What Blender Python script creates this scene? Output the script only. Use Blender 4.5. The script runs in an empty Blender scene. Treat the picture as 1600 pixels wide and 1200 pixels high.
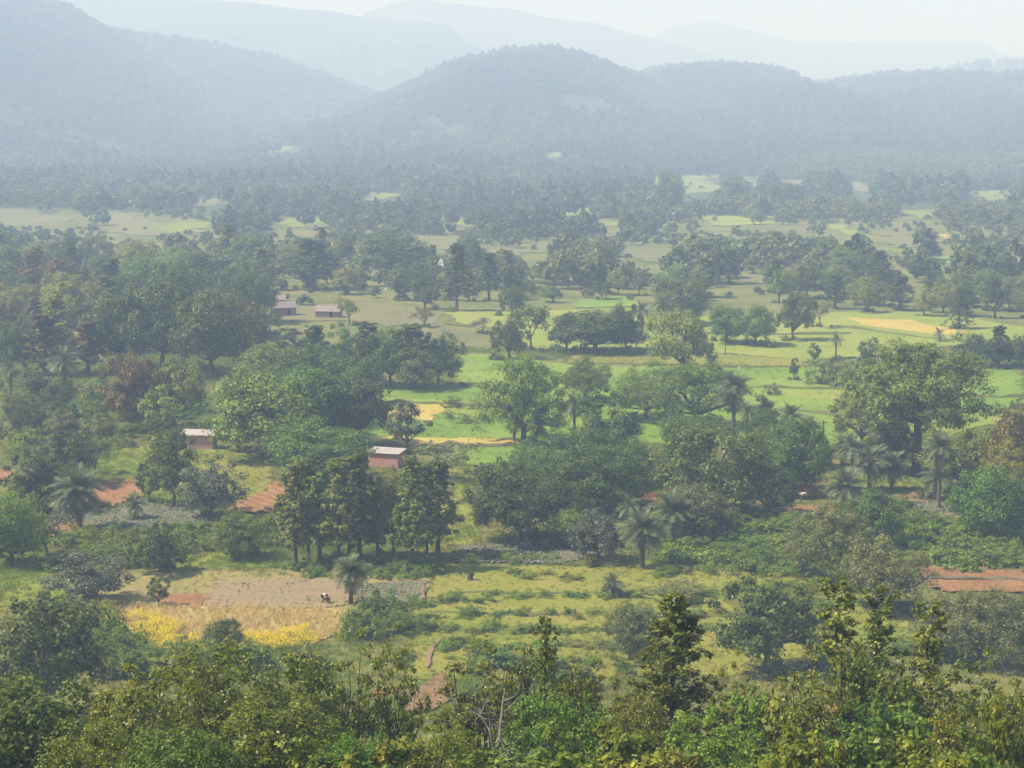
import bpy, math, random
import numpy as np
from mathutils import Vector

# ------------------------------------------------------------------ camera, sky, sun, exposure
SC = bpy.context.scene
COL = SC.collection
F_PX, HORIZON, CAM_Z = 3111.0, 150.0, 60.0            # focal length and horizon row on the 1600x1200 frame
PITCH = math.atan((600.0 - HORIZON) / F_PX)
cam = bpy.data.objects.new('camera', bpy.data.cameras.new('camera'))
COL.objects.link(cam)
cam.data.sensor_width = 36.0
cam.data.lens = F_PX / 1600.0 * 36.0
cam.data.clip_start, cam.data.clip_end = 0.5, 20000.0
cam.location = (0, 0, CAM_Z)
cam.rotation_euler = (math.pi / 2 - PITCH, 0, 0)
SC.camera = cam

SUN_EL, SUN_AZ = math.radians(52), math.radians(-97)   # azimuth from +Y (view direction), negative = left
sun_dir = Vector((math.sin(SUN_AZ) * math.cos(SUN_EL), math.cos(SUN_AZ) * math.cos(SUN_EL), math.sin(SUN_EL)))
world = bpy.data.worlds.new('World')
SC.world = world
world.use_nodes = True
wn = world.node_tree
bg = wn.nodes['Background']
sky = wn.nodes.new('ShaderNodeTexSky')
sky.sky_type = 'NISHITA'
sky.sun_disc = False
sky.sun_elevation, sky.sun_rotation = SUN_EL, SUN_AZ
sky.air_density, sky.dust_density, sky.ozone_density = 1.2, 1.0, 3.0
wn.links.new(sky.outputs[0], bg.inputs[0])
bg.inputs[1].default_value = 0.088
sun = bpy.data.objects.new('sun', bpy.data.lights.new('sun', 'SUN'))
COL.objects.link(sun)
sun.data.energy, sun.data.angle, sun.data.color = 5.0, math.radians(0.6), (1.0, 0.95, 0.89)
sun.rotation_euler = sun_dir.to_track_quat('Z', 'Y').to_euler()
sun.location = (0, 0, 800)
SC.view_settings.view_transform = 'Standard'
SC.view_settings.look = 'None'
SC.view_settings.gamma = 1.0
SC.view_settings.use_curve_mapping = False
SC.view_settings.exposure = 0.73
SC.cycles.volume_bounces = 1
SC.cycles.max_bounces = 6
SC.cycles.diffuse_bounces = 2
SC.cycles.glossy_bounces = 1
SC.cycles.transmission_bounces = 3
SC.cycles.caustics_reflective = SC.cycles.caustics_refractive = False
HAZE_DENSITY, HAZE_COLOR, HAZE_G = 0.00053, (0.52, 0.675, 1.0), 0.0

R = np.random.default_rng(11)
random.seed(5)

# ------------------------------------------------------------------ noise, terrain, projection
_H = np.random.default_rng(3).random((256, 256))
def vnoise(x, y):
    x, y = np.asarray(x, float), np.asarray(y, float)
    xi, yi = np.floor(x).astype(int), np.floor(y).astype(int)
    fx, fy = x - xi, y - yi
    fx, fy = fx * fx * (3 - 2 * fx), fy * fy * (3 - 2 * fy)
    g = lambda a, b: _H[(xi + a) & 255, (yi + b) & 255]
    return (g(0, 0) * (1 - fx) + g(1, 0) * fx) * (1 - fy) + (g(0, 1) * (1 - fx) + g(1, 1) * fx) * fy - 0.5
def fbm(x, y, n=3):
    return sum(vnoise(x * 2 ** k + 17 * k, y * 2 ** k + 31 * k) / 2 ** k for k in range(n))

# ridges: distance, depth of the front slope, height of what grows on it, skyline points on the photograph
RIDGES = [
    (3000, 1000, 9, [(-500, -60), (-200, -40), (0, -8), (60, 2), (100, 8), (150, 35), (215, 78), (300, 130), (400, 190), (520, 260)]),
    (3700, 950, 9, [(100, 60), (230, 62), (330, 72), (420, 88), (470, 106), (540, 130), (600, 150), (680, 180), (800, 230)]),
    (3400, 1150, 10, [(300, 262), (440, 228), (540, 190), (615, 153), (680, 122), (740, 97), (800, 86), (850, 83), (900, 89), (950, 108), (990, 126),
                     (1015, 112), (1060, 106), (1120, 101), (1150, 98), (1190, 105), (1220, 116), (1250, 136), (1290, 165), (1400, 220)]),
    (3200, 1080, 10, [(1100, 230), (1200, 185), (1260, 152), (1290, 137), (1350, 121), (1400, 115), (1500, 118), (1560, 121), (1600, 116), (1800, 90), (2200, 80)]),
    (4500, 650, 9, [(1150, 180), (1250, 126), (1330, 116), (1400, 108), (1450, 112), (1500, 101), (1540, 92), (1600, 95), (1800, 85), (2100, 90)]),
    (5400, 750, 0, [(-600, -20), (-200, -25), (50, -5), (220, -2), (310, 0), (400, 4), (450, 8), (520, 17), (570, 28), (650, 31), (700, 42), (750, 75), (850, 112), (1000, 150)]),
    (6700, 800, 0, [(400, 120), (500, 70), (570, 26), (620, 5), (660, 0), (720, 8), (800, 15), (860, 30), (930, 38), (980, 55), (1040, 65), (1100, 85), (1200, 112), (1400, 150)]),
    (7900, 850, 0, [(900, 110), (1000, 70), (1050, 42), (1110, 36), (1180, 55), (1260, 68), (1380, 68), (1460, 64), (1530, 68), (1560, 85), (1700, 96), (2100, 110)]),
]
def _prep(r):
    D, w, th, pts = r
    xs = np.array([(p[0] - 800) / F_PX * D for p in pts])
    el = np.array([-(PITCH + math.atan((p[1] - 600) / F_PX)) for p in pts])
    hs = CAM_Z + D * np.tan(el) - th
    return D, w, xs, hs
RP = [_prep(r) for r in RIDGES]
def terrain(x, y):
    x, y = np.asarray(x, float), np.asarray(y, float)
    hill = (58 - 0.36 * y) + 3.0 * fbm(x / 40 + 3, y / 40)
    k = 5.0
    z = k * np.log1p(np.exp(np.clip(hill / k, -30, 30)))
    z = np.where(hill / k > 29, hill, z)
    far = np.clip((y - 520) / 500, 0, 1)
    z = z + 0.5 * fbm(x / 70, y / 70, 2) + far * (3.0 * fbm(x / 240, y / 240, 3)) - 0.010 * np.clip(y - 520, 0, 1500)
    z = z + 1.2 * np.clip((y - 230) / 200, 0, 1)
    ymax = float(y.max()) if y.size else 0.0
    for D, w, xs, hs in RP:
        if ymax < D - 2.4 * w: continue
        Dn = D + 0.16 * w * 2 * fbm(x / 420 + D, y / 900, 2)
        prof = np.exp(-np.abs((y - Dn) / w) ** 2.0)
        h = np.interp(x, xs, hs, left=hs[0], right=hs[-1])
        h = np.maximum(h + 15, 0)
        spur = 1 + 0.42 * fbm(x / 230 + D, y / 420, 3) * np.clip(np.abs(y - Dn) / w, 0, 1)
        z = np.maximum(z, h * prof * spur - 15 + 8.0 * fbm(x / 95, y / 95, 3) * prof)
    return z
def T(x, y):
    return float(terrain(np.array([x]), np.array([y]))[0])

CP, SP = math.cos(PITCH), math.sin(PITCH)
def ray(px, py):
    a, b = (px - 800) / F_PX, (600 - py) / F_PX
    return np.array([a, CP + b * SP, -SP + b * CP])
_TC = np.concatenate([np.arange(90, 700, 5.0), np.arange(700, 5200, 14.0)])
def ground(px, py):
    d = ray(px, py)
    t = _TC[:140] if py > 470 else _TC
    for k in range(3):
        z = CAM_Z + t * d[2] - terrain(t * d[0], t * d[1])
        i = int(np.argmax(z < 0)) if (z < 0).any() else len(t) - 1
        lo, hi, zl, zh = t[max(i - 1, 0)], t[i], z[max(i - 1, 0)], z[i]
        if k < 2: t = np.linspace(lo, hi, 9)
    m = lo + (hi - lo) * (zl / (zl - zh) if zl > 0 > zh else 1.0)
    return m * d[0], m * d[1], T(m * d[0], m * d[1])
def depth(x, y, z):
    return y * CP - (z - CAM_Z) * SP
def project(x, y, z):
    dp = depth(x, y, z)
    u = y * SP + (z - CAM_Z) * CP
    return 800 + F_PX * x / dp, 600 - F_PX * u / dp
def inside(px, py, poly):
    px, py = np.asarray(px, float), np.asarray(py, float)
    res = np.zeros(px.shape, bool)
    n = len(poly)
    for i in range(n):
        x1, y1 = poly[i]; x2, y2 = poly[(i + 1) % n]
        if y1 == y2: continue
        c = ((y1 > py) != (y2 > py)) & (px < (x2 - x1) * (py - y1) / (y2 - y1) + x1)
        res ^= c
    return res

# ------------------------------------------------------------------ mesh and material helpers
def mk_mesh(name, V, Fq, mat=None, smooth=False, tri=False):
    V = np.asarray(V, np.float32); Fq = np.asarray(Fq, np.int32)
    n = 3 if tri else 4
    me = bpy.data.meshes.new(name)
    me.vertices.add(len(V)); me.vertices.foreach_set('co', V.ravel())
    me.loops.add(len(Fq) * n); me.loops.foreach_set('vertex_index', Fq.ravel())
    me.polygons.add(len(Fq)); me.polygons.foreach_set('loop_start', np.arange(0, len(Fq) * n, n, dtype=np.int32))
    me.polygons.foreach_set('use_smooth', np.full(len(Fq), bool(smooth)))
    me.update(calc_edges=True)
    if mat: me.materials.append(mat)
    return me
class MB:
    """collects quads (tubes, boxes) of one mesh"""
    def __init__(s): s.V, s.F, s.n = [], [], 0
    def add(s, V, Fq):
        s.V.append(np.asarray(V, float)); s.F.append(np.asarray(Fq, int) + s.n); s.n += len(V)
    def tube(s, pts, rad, sides=6, cap=True):
        pts = np.asarray(pts, float); rad = np.asarray(rad, float); m = len(pts)
        tg = np.gradient(pts, axis=0); tg /= np.linalg.norm(tg, axis=1)[:, None] + 1e-9
        ref = np.array([1.0, 0.2, 0.1]) if abs(tg[0][0]) < 0.8 else np.array([0.1, 1.0, 0.2])
        a = np.cross(tg, ref); a /= np.linalg.norm(a, axis=1)[:, None]
        b = np.cross(tg, a)
        th = np.arange(sides) / sides * 2 * np.pi
        V = (pts[:, None] + rad[:, None, None] * (np.cos(th)[None, :, None] * a[:, None] + np.sin(th)[None, :, None] * b[:, None])).reshape(-1, 3)
        Fq = [[i * sides + j, i * sides + (j + 1) % sides, (i + 1) * sides + (j + 1) % sides, (i + 1) * sides + j] for i in range(m - 1) for j in range(sides)]
        if cap and sides % 2 == 0:
            o = (m - 1) * sides
            Fq += [[o, o + j, o + j + 1, o + j + 2] for j in range(1, sides - 2, 2)]
        s.add(V, Fq)
    def box(s, c, d, rz=0.0):
        c = np.asarray(c, float); d = np.asarray(d, float) / 2
        V = np.array([[x, y, z] for x in (-1, 1) for y in (-1, 1) for z in (-1, 1)], float) * d
        V = V @ np.array([[math.cos(rz), math.sin(rz), 0], [-math.sin(rz), math.cos(rz), 0], [0, 0, 1]]) + c
        s.add(V, [[0, 1, 3, 2], [4, 6, 7, 5], [0, 4, 5, 1], [2, 3, 7, 6], [0, 2, 6, 4], [1, 5, 7, 3]])
    def quad(s, a, b, c, d): s.add([a, b, c, d], [[0, 1, 2, 3]])
    def mesh(s, name, mat=None, smooth=False):
        return mk_mesh(name, np.concatenate(s.V), np.concatenate(s.F), mat, smooth)
def link(name, me, parent=None, loc=None, rz=None):
    o = bpy.data.objects.new(name, me); COL.objects.link(o)
    if parent is not None: o.parent = parent
    if loc is not None: o.location = loc
    if rz is not None: o.rotation_euler = (0, 0, rz)
    return o
def tag(o, label=None, cat=None, group=None, kind=None):
    if label: o['label'] = label
    if cat: o['category'] = cat
    if group: o['group'] = group
    if kind: o['kind'] = kind
    return o
def swap_mat(o, m):
    o.material_slots[0].link = 'OBJECT'; o.material_slots[0].material = m

def nodes_of(name):
    m = bpy.data.materials.new(name); m.use_nodes = True
    nt = m.node_tree; nt.nodes.clear()
    out = nt.nodes.new('ShaderNodeOutputMaterial')
    return m, nt, out
def leaf_mat(name, c1, c2, odd=None, trans=0.3, rough=0.45, tcol=1.6, vary=0.22, spec=0.2):
    m, nt, out = nodes_of(name); N, L = nt.nodes.new, nt.links.new
    g = N('ShaderNodeNewGeometry'); oi = N('ShaderNodeObjectInfo')
    rp = N('ShaderNodeValToRGB'); el = rp.color_ramp.elements
    el[0].position, el[0].color = 0.0, (*c1, 1); el[1].position, el[1].color = 0.93, (*c2, 1)
    if odd: e = el.new(0.985); e.color = (*odd, 1)
    L(g.outputs['Random Per Island'], rp.inputs[0])
    hs = N('ShaderNodeHueSaturation')
    mr = N('ShaderNodeMapRange'); mr.inputs['To Min'].default_value = 1 - vary; mr.inputs['To Max'].default_value = 1 + vary
    L(oi.outputs['Random'], mr.inputs['Value']); L(mr.outputs[0], hs.inputs['Value'])
    mh = N('ShaderNodeMath'); mh.operation = 'MULTIPLY'; mh.inputs[1].default_value = 7.31
    fr = N('ShaderNodeMath'); fr.operation = 'FRACT'; L(oi.outputs['Random'], mh.inputs[0]); L(mh.outputs[0], fr.inputs[0])
    m2 = N('ShaderNodeMapRange'); m2.inputs['To Min'].default_value = 0.478; m2.inputs['To Max'].default_value = 0.515
    L(fr.outputs[0], m2.inputs['Value']); L(m2.outputs[0], hs.inputs['Hue'])
    L(rp.outputs[0], hs.inputs['Color'])
    p = N('ShaderNodeBsdfPrincipled'); p.inputs['Roughness'].default_value = rough; p.inputs['Specular IOR Level'].default_value = spec
    L(hs.outputs[0], p.inputs['Base Color'])
    t = N('ShaderNodeBsdfTranslucent'); h2 = N('ShaderNodeHueSaturation'); h2.inputs['Value'].default_value = tcol; h2.inputs['Hue'].default_value = 0.485
    L(hs.outputs[0], h2.inputs['Color']); L(h2.outputs[0], t.inputs[0])
    mx = N('ShaderNodeMixShader'); mx.inputs[0].default_value = trans
    L(p.outputs[0], mx.inputs[1]); L(t.outputs[0], mx.inputs[2]); L(mx.outputs[0], out.inputs[0])
    return m
def surf_mat(name, cols, scales, rough=0.9, bump=0.0, bscale=4.0, rows=None, coord='Position', stops=None):
    """noise-mottled surface: cols blended by noise at two scales; rows=(scale, dark colour, direction) adds planted rows"""
    m, nt, out = nodes_of(name); N, L = nt.nodes.new, nt.links.new
    if coord == 'Position': src = N('ShaderNodeNewGeometry').outputs['Position']
    else: src = N('ShaderNodeTexCoord').outputs['Object']
    def noise(sc, det=4.0, rough_=0.6):
        n = N('ShaderNodeTexNoise'); n.inputs['Scale'].default_value = sc; n.inputs['Detail'].default_value = det; n.inputs['Roughness'].default_value = rough_
        L(src, n.inputs['Vector']); return n.outputs['Fac']
    a, b = noise(scales[0]), noise(scales[1], 5.0, 0.7)
    mix = N('ShaderNodeMix'); mix.data_type = 'FLOAT'; mix.inputs[0].default_value = 0.5; L(a, mix.inputs[2]); L(b, mix.inputs[3])
    rp = N('ShaderNodeValToRGB'); el = rp.color_ramp.elements
    st = stops or [0.36 + 0.28 * i / max(1, len(cols) - 1) for i in range(len(cols))]
    el[0].position, el[0].color = st[0], (*cols[0], 1); el[1].position, el[1].color = st[-1], (*cols[-1], 1)
    for q, c in zip(st[1:-1], cols[1:-1]): e = el.new(q); e.color = (*c, 1)
    L(mix.outputs[0], rp.inputs[0]); c = rp.outputs[0]
    if rows:
        sc, dark, axis = rows
        mp = N('ShaderNodeMapping'); mp.inputs['Rotation'].default_value = (0, 0, axis); L(src, mp.inputs['Vector'])
        w = N('ShaderNodeTexWave'); w.inputs['Scale'].default_value = sc; w.inputs['Distortion'].default_value = 2.2; w.inputs['Detail'].default_value = 3; w.inputs['Detail Scale'].default_value = 0.6
        L(mp.outputs[0], w.inputs['Vector'])
        r2 = N('ShaderNodeValToRGB'); r2.color_ramp.elements[0].position = 0.45; r2.color_ramp.elements[1].position = 0.7
        L(w.outputs['Fac'], r2.inputs[0])
        mc = N('ShaderNodeMix'); mc.data_type = 'RGBA'; mc.inputs[7].default_value = (*dark, 1)
        L(r2.outputs[0], mc.inputs[0]); L(c, mc.inputs[6]); c = mc.outputs[2]
    p = N('ShaderNodeBsdfPrincipled'); p.inputs['Roughness'].default_value = rough; p.inputs['Specular IOR Level'].default_value = 0.15
    L(c, p.inputs['Base Color'])
    if bump:
        bn = N('ShaderNodeBump'); bn.inputs['Strength'].default_value = bump; bn.inputs['Distance'].default_value = 0.3
        L(noise(bscale, 3.0), bn.inputs['Height']); L(bn.outputs[0], p.inputs['Normal'])
    L(p.outputs[0], out.inputs[0])
    return m

LEAF = dict(  # dark, deep, mid, olive, grey: bright end raised to paint in leaf highlights
    dark=leaf_mat('leaf_dark', (0.019, 0.033, 0.005), (0.136, 0.193, 0.021), (0.236, 0.233, 0.060)),
    deep=leaf_mat('leaf_deep_green', (0.021, 0.045, 0.005), (0.156, 0.277, 0.021), (0.223, 0.259, 0.044)),
    mid=leaf_mat('leaf_mid_green', (0.033, 0.060, 0.005), (0.244, 0.350, 0.028), (0.306, 0.311, 0.060)),
    olive=leaf_mat('leaf_olive', (0.048, 0.060, 0.006), (0.320, 0.342, 0.029), (0.362, 0.286, 0.052)),
    glossy=leaf_mat('leaf_glossy', (0.024, 0.036, 0.002), (0.235, 0.275, 0.012), (0.42, 0.35, 0.035), trans=0.42, rough=0.42, spec=0.4),
    grey=leaf_mat('leaf_grey_green', (0.047, 0.059, 0.014), (0.227, 0.242, 0.060), (0.362, 0.311, 0.126)),
    pale=leaf_mat('leaf_pale_glint', (0.032, 0.041, 0.023), (0.170, 0.190, 0.095), (0.50, 0.44, 0.38)),  # its rare pinkish leaves are sun glints painted into the colour
    brown=leaf_mat('leaf_brownish', (0.058, 0.056, 0.011), (0.229, 0.178, 0.031), (0.302, 0.184, 0.050)),
    bright=leaf_mat('leaf_bright', (0.058, 0.113, 0.007), (0.209, 0.292, 0.025), (0.348, 0.367, 0.043), trans=0.36),
    lime=leaf_mat('leaf_lime', (0.058, 0.097, 0.005), (0.267, 0.302, 0.019), (0.534, 0.454, 0.031), trans=0.4),
    far_dark=leaf_mat('leaf_far_dark', (.028, .046, .010), (0.106, 0.149, 0.025), vary=.16),
    far_mid=leaf_mat('leaf_far_mid', (.042, .068, .012), (0.150, 0.205, 0.032), vary=.16),
    far_olive=leaf_mat('leaf_far_olive', (.062, .075, .014), (0.186, 0.205, 0.038), vary=.16),
    twig=leaf_mat('leaf_dry', (.080, .070, .044), (.190, .160, .105), trans=0.15),
    straw=leaf_mat('leaf_straw', (.400, .310, .110), (.680, .540, .230), trans=0.3, spec=0.1),
    grass=leaf_mat('leaf_grass', (0.099, 0.113, 0.012), (0.238, 0.227, 0.034), trans=0.3, spec=0.1),
    palm=leaf_mat('leaf_palm', (.075, .098, .036), (.175, .205, .090), trans=0.22, rough=0.4, vary=0.15),
    palmdry=leaf_mat('leaf_palm_dry', (.130, .110, .065), (.250, .210, .130), trans=0.15),
    cabbage=leaf_mat('leaf_cabbage', (.120, .165, .105), (.250, .310, .220), trans=0.15, spec=0.2),
    flower=leaf_mat('petal_yellow', (.540, .440, .010), (.780, .660, .020), trans=0.25, spec=0.2, vary=0.1),
)
BARK = surf_mat('bark', [(.055, .045, .035), (.12, .10, .08)], (3, 14), coord='Object')
BARK_PALE = surf_mat('bark_pale', [(.15, .135, .115), (.27, .25, .22)], (3, 14), coord='Object')

# ------------------------------------------------------------------ plant prototypes
def unit(v): return v / (np.linalg.norm(v, axis=-1, keepdims=True) + 1e-9)
def leaf_quads(C, Nn, size, rng, asp=0.55, shape='rhomb'):
    """one small leaf-shaped face at each centre"""
    n = len(C)
    ref = rng.normal(size=(n, 3))
    a = unit(np.cross(Nn, ref)); b = np.cross(Nn, a)
    s = (size * rng.uniform(0.65, 1.35, n))[:, None]
    la, lb = a * s * 0.5, b * s * 0.5 * asp
    if shape == 'rhomb': V = np.stack([C - la, C + lb - la * 0.1, C + la, C - lb - la * 0.1], 1)
    else: V = np.stack([C - la - lb, C + la - lb * .6, C + la + lb, C - la * .7 + lb], 1)
    return V.reshape(-1, 3), np.arange(4 * n).reshape(n, 4)
def clump_leaves(cc, cr, n_per, crown_c, rng, flat=0.75, up=0.45, rnd=0.7, shell=0.5):
    """leaves spread through clumps: centres and facing"""
    k = len(cc)
    d = unit(rng.normal(size=(k, n_per, 3)))
    r = (shell + (1 - shell) * rng.random((k, n_per, 1))) * rng.random((k, n_per, 1)) ** 0.25
    off = d * r * np.asarray(cr)[:, None, None]; off[..., 2] *= flat
    C = (cc[:, None] + off).reshape(-1, 3)
    out = unit(C - crown_c)
    N = unit(d.reshape(-1, 3) * 0.55 + out * 0.45 + np.array([0, 0, up]) + rnd * rng.normal(size=C.shape) * 0.6)
    return C, N
def lobed(dirs, rng, amp=0.28, k=7):
    """uneven radius by direction"""
    ax = unit(rng.normal(size=(k, 3))); w = rng.uniform(-1, 1, k)
    return 1 + amp * np.sum(w[None] * np.clip(dirs @ ax.T, 0, 1) ** 3, axis=1)
def trunk_mesh(name, base_r, fork, ends, rng, top=None, sides=7, bend=0.04, lean=0.0, mat=None, thin=0.45):
    mb = MB(); H = fork
    pts = [np.array([rng.normal() * bend * H * t + lean * t * H, rng.normal() * bend * H * t, H * t]) for t in (0, .3, .65, 1)]
    pts[0][2] = -0.4
    mb.tube(pts, [base_r * 1.25, base_r, base_r * .85, base_r * .75], sides, False)
    o = pts[-1]
    for e in ends:
        e = np.asarray(e, float); v = e - o; L = np.linalg.norm(v)
        m1 = o + v * .35 + np.array([0, 0, -.02 * L]) + rng.normal(size=3) * .05 * L
        m2 = o + v * .7 + rng.normal(size=3) * .05 * L
        r0 = base_r * rng.uniform(.35, .6)
        mb.tube([o - np.array([0, 0, r0]), m1, m2, e], [r0 * 1.3, r0, r0 * thin, r0 * .2], 5, False)
    return mb.mesh(name, mat or BARK, True)
PROTO = {}
def proto(key, W, H, trunk, crown): PROTO.setdefault(key, []).append((W, H, trunk, crown))
def make_dome(key, seed, W=12., H=10., zb=1.2, n_cl=75, n_per=110, leaf=.34, cl=.15, amp=.3, trunk_r=.32, flat=.75, up=.45, inner=.5, power=1.0, asp=.55, limbs=12, shape='rhomb', mat='mid', rnd=.7):
    rng = np.random.default_rng(seed)
    c = np.array([0, 0, zb + (H - zb) * .42])
    d = unit(rng.normal(size=(n_cl * 3, 3))); d = d[d[:, 2] > -.62][:n_cl]
    rad = lobed(d, rng, amp) * (inner + (1 - inner) * rng.random(len(d)) ** .6)
    hz = np.where(d[:, 2] > 0, H * .98 - c[2], c[2] - zb)
    cc = c + np.stack([d[:, 0] * rad * W * .42, d[:, 1] * rad * W * .42, d[:, 2] * rad * hz * .92], 1)
    cr = W * cl * rng.uniform(.6, 1.25, len(d))
    C, N = clump_leaves(cc, cr, n_per, c, rng, flat, up, rnd)
    keep = C[:, 2] > zb * .5
    V, Fq = leaf_quads(C[keep], N[keep], leaf, rng, asp, shape)
    crown = mk_mesh('crown', V, Fq, LEAF[mat])
    ends = cc[rng.permutation(len(cc))[:limbs]]
    tr = trunk_mesh('trunk', trunk_r, max(zb * 1.15, H * .2), ends, rng)
    ext = np.percentile(V, 99, axis=0) - np.percentile(V, 1, axis=0)
    proto(key, float((ext[0] + ext[1]) / 2), float(np.percentile(V[:, 2], 99.5)), tr, crown)
def make_column(key, seed, W=5., H=14., zb=4., n_cl=42, n_per=75, leaf=.3, cl=.17, trunk_r=.16, taper=.5, flat=.85, asp=.55, mat='dark', up=.35, sparse=0., limbs=14, droop=0., cone=0., reach=.38):
    rng = np.random.default_rng(seed)
    t = np.sort(rng.random(n_cl)) ** .9
    prof = (1 - taper * t) * (.55 + .45 * np.sin(np.clip(t * 1.25 + .12, 0, 1) * np.pi) ** .6) * rng.uniform(.55, 1.15, n_cl)
    if cone: prof = (1.02 - t) ** cone * rng.uniform(.5, 1.15, n_cl)
    th = rng.random(n_cl) * 2 * np.pi; rr = W * reach * prof * rng.random(n_cl) ** .45
    cc = np.stack([np.cos(th) * rr, np.sin(th) * rr, zb + (H - zb) * t * .97], 1)
    cr = W * cl * rng.uniform(.6, 1.2, n_cl) * (1 - .4 * t)
    cx = np.repeat(np.stack([0 * t, 0 * t, cc[:, 2] - droop], 1), n_per, 0)
    C, N = clump_leaves(cc, cr, n_per, cx, rng, flat, up)
    V, Fq = leaf_quads(C, N, leaf, rng, asp)
    crown = mk_mesh('crown', V, Fq, LEAF[mat])
    mb = MB()
    pts = [np.array([rng.normal() * .012 * H * s, rng.normal() * .012 * H * s, H * s * .96 - (.4 if s == 0 else 0)]) for s in (0, .2, .4, .6, .8, 1)]
    mb.tube(pts, trunk_r * np.array([1.25, 1, .85, .62, .4, .12]), 7, False)
    for i in rng.permutation(n_cl)[:limbs]:
        e = cc[i]; o = np.array([0, 0, max(zb * .6, e[2] - rr[i] * .8)])
        f = o[2] / H; o = o + (pts[min(5, int(f * 5))] - np.array([0, 0, pts[min(5, int(f * 5))][2]]))
        mb.tube([o, (o + e) / 2 + rng.normal(size=3) * .1, e], trunk_r * np.array([.42, .28, .1]), 4, False)
    tr = mb.mesh('trunk', BARK, True)
    ext = np.percentile(V, 99, axis=0) - np.percentile(V, 1, axis=0)
    proto(key, float((ext[0] + ext[1]) / 2), float(np.percentile(V[:, 2], 99.7)), tr, crown)
def make_spread(key, seed, W=20., H=20., fork=8.5, n_pl=26, n_per=420, leaf=.4, mat='olive'):
    rng = np.random.default_rng(seed)
    ts = np.linspace(0, 1, n_pl); th = np.cumsum(rng.uniform(1.6, 3.0, n_pl))
    R_ = W * .36 * np.sin(np.clip(.30 + ts * .62, 0, 1) * np.pi) ** .7 * rng.uniform(.45, 1.15, n_pl)
    cc = np.stack([np.cos(th) * R_, np.sin(th) * R_, H * .41 + H * .54 * ts + rng.normal(size=n_pl) * .5], 1)
    sub, sr = [], []
    for c in cc:
        for _ in range(5):
            o = rng.normal(size=3) * np.array([1.6, 1.6, .8]) * W / 18
            sub.append(c + o); sr.append(W * rng.uniform(.05, .10))
    sub = np.array(sub)
    C, N = clump_leaves(sub, sr, n_per // 5, np.array([0, 0, H * .45]), rng, .72, .6)
    V, Fq = leaf_quads(C, N, leaf, rng)
    crown = mk_mesh('crown', V, Fq, LEAF[mat])
    tr = trunk_mesh('trunk', .62, fork, cc, rng, bend=.01, sides=9)
    ext = np.percentile(V, 99, axis=0) - np.percentile(V, 1, axis=0)
    proto(key, float((ext[0] + ext[1]) / 2), float(np.percentile(V[:, 2], 99.7)), tr, crown)
def branchy(seed, H, depth_, base_r, spread=.55, leaves=0, leaf=.14, trunk_frac=.25):
    rng = np.random.default_rng(seed); mb = MB(); tips = []
    def grow(o, d, L, r, k):
        e = o + d * L; m = (o + e) / 2 + rng.normal(size=3) * L * .06
        mb.tube([o, m, e], [r, r * .85, r * .65], 5 if k > 1 else 3, False)
        if k <= 1: tips.append(m); tips.append(e)
        if k == 0: return
        for _ in range(rng.integers(2, 4)):
            nd = unit(d + rng.normal(size=3) * spread + np.array([0, 0, .12])); grow(e, nd, L * rng.uniform(.6, .85), r * .6, k - 1)
    grow(np.array([0, 0, -.2]), unit(np.array([.05, .02, 1.])), H * trunk_frac, base_r, depth_)
    return mb, np.array(tips), rng
def make_twiggy(key, seed, H, depth_, r, leaves, mat, spread=.6, leaf=.16, bark=None, trunk_frac=.22):
    mb, tips, rng = branchy(seed, H, depth_, r, spread, trunk_frac=trunk_frac)
    tr = mb.mesh('trunk', bark or BARK, True)
    C = tips[rng.integers(0, len(tips), leaves)] + rng.normal(size=(leaves, 3)) * H * .035
    V, Fq = leaf_quads(C, unit(rng.normal(size=C.shape) + [0, 0, .4]), leaf, rng)
    crown = mk_mesh('crown', V, Fq, LEAF[mat])
    A = np.concatenate([tips, V]); ext = np.percentile(A, 98, axis=0) - np.percentile(A, 2, axis=0)
    proto(key, float((ext[0] + ext[1]) / 2), float(A[:, 2].max()), tr, crown)
def make_bush(key, seed, W=3., H=1.6, n_cl=22, n_per=70, leaf=.16, mat='mid', up=.7, spiky=0., asp=.5):
    rng = np.random.default_rng(seed)
    d = unit(rng.normal(size=(n_cl, 3))); d[:, 2] = np.abs(d[:, 2])
    rad = lobed(d, rng, .4) * rng.uniform(.35, 1, n_cl)
    cc = d * rad[:, None] * np.array([W * .42, W * .42, H * .8]); cc[:, 2] += H * .08
    C, N = clump_leaves(cc, W * .13 * rng.uniform(.6, 1.3, n_cl), n_per, np.array([0, 0, 0.]), rng, .8, up, .8, .3)
    k = C[:, 2] > 0.02; C, N = C[k], N[k]
    V, Fq = leaf_quads(C, N, leaf, rng, asp)
    if spiky:
        m = int(n_cl * 12); b = np.zeros((m, 3)); b[:, :2] = rng.normal(size=(m, 2)) * W * .2
        dd = unit(rng.normal(size=(m, 3)) * .5 + b * .8 / W * 2 + [0, 0, 1.1]); L_ = H * rng.uniform(.5, 1.15, m)[:, None]
        sd = unit(np.cross(dd, rng.normal(size=(m, 3)))) * spiky
        V2 = np.stack([b - sd, b + sd, b + dd * L_ + sd * .3, b + dd * L_ - sd * .3], 1).reshape(-1, 3)
        V = np.concatenate([V, V2]); Fq = np.concatenate([Fq, np.arange(4 * m).reshape(m, 4) + len(Fq) * 4])
    crown = mk_mesh('bush', V, Fq, LEAF[mat])
    ext = np.percentile(V, 98, axis=0) - np.percentile(V, 2, axis=0)
    proto(key, float((ext[0] + ext[1]) / 2), float(np.percentile(V[:, 2], 98.5)), None, crown)

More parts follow.
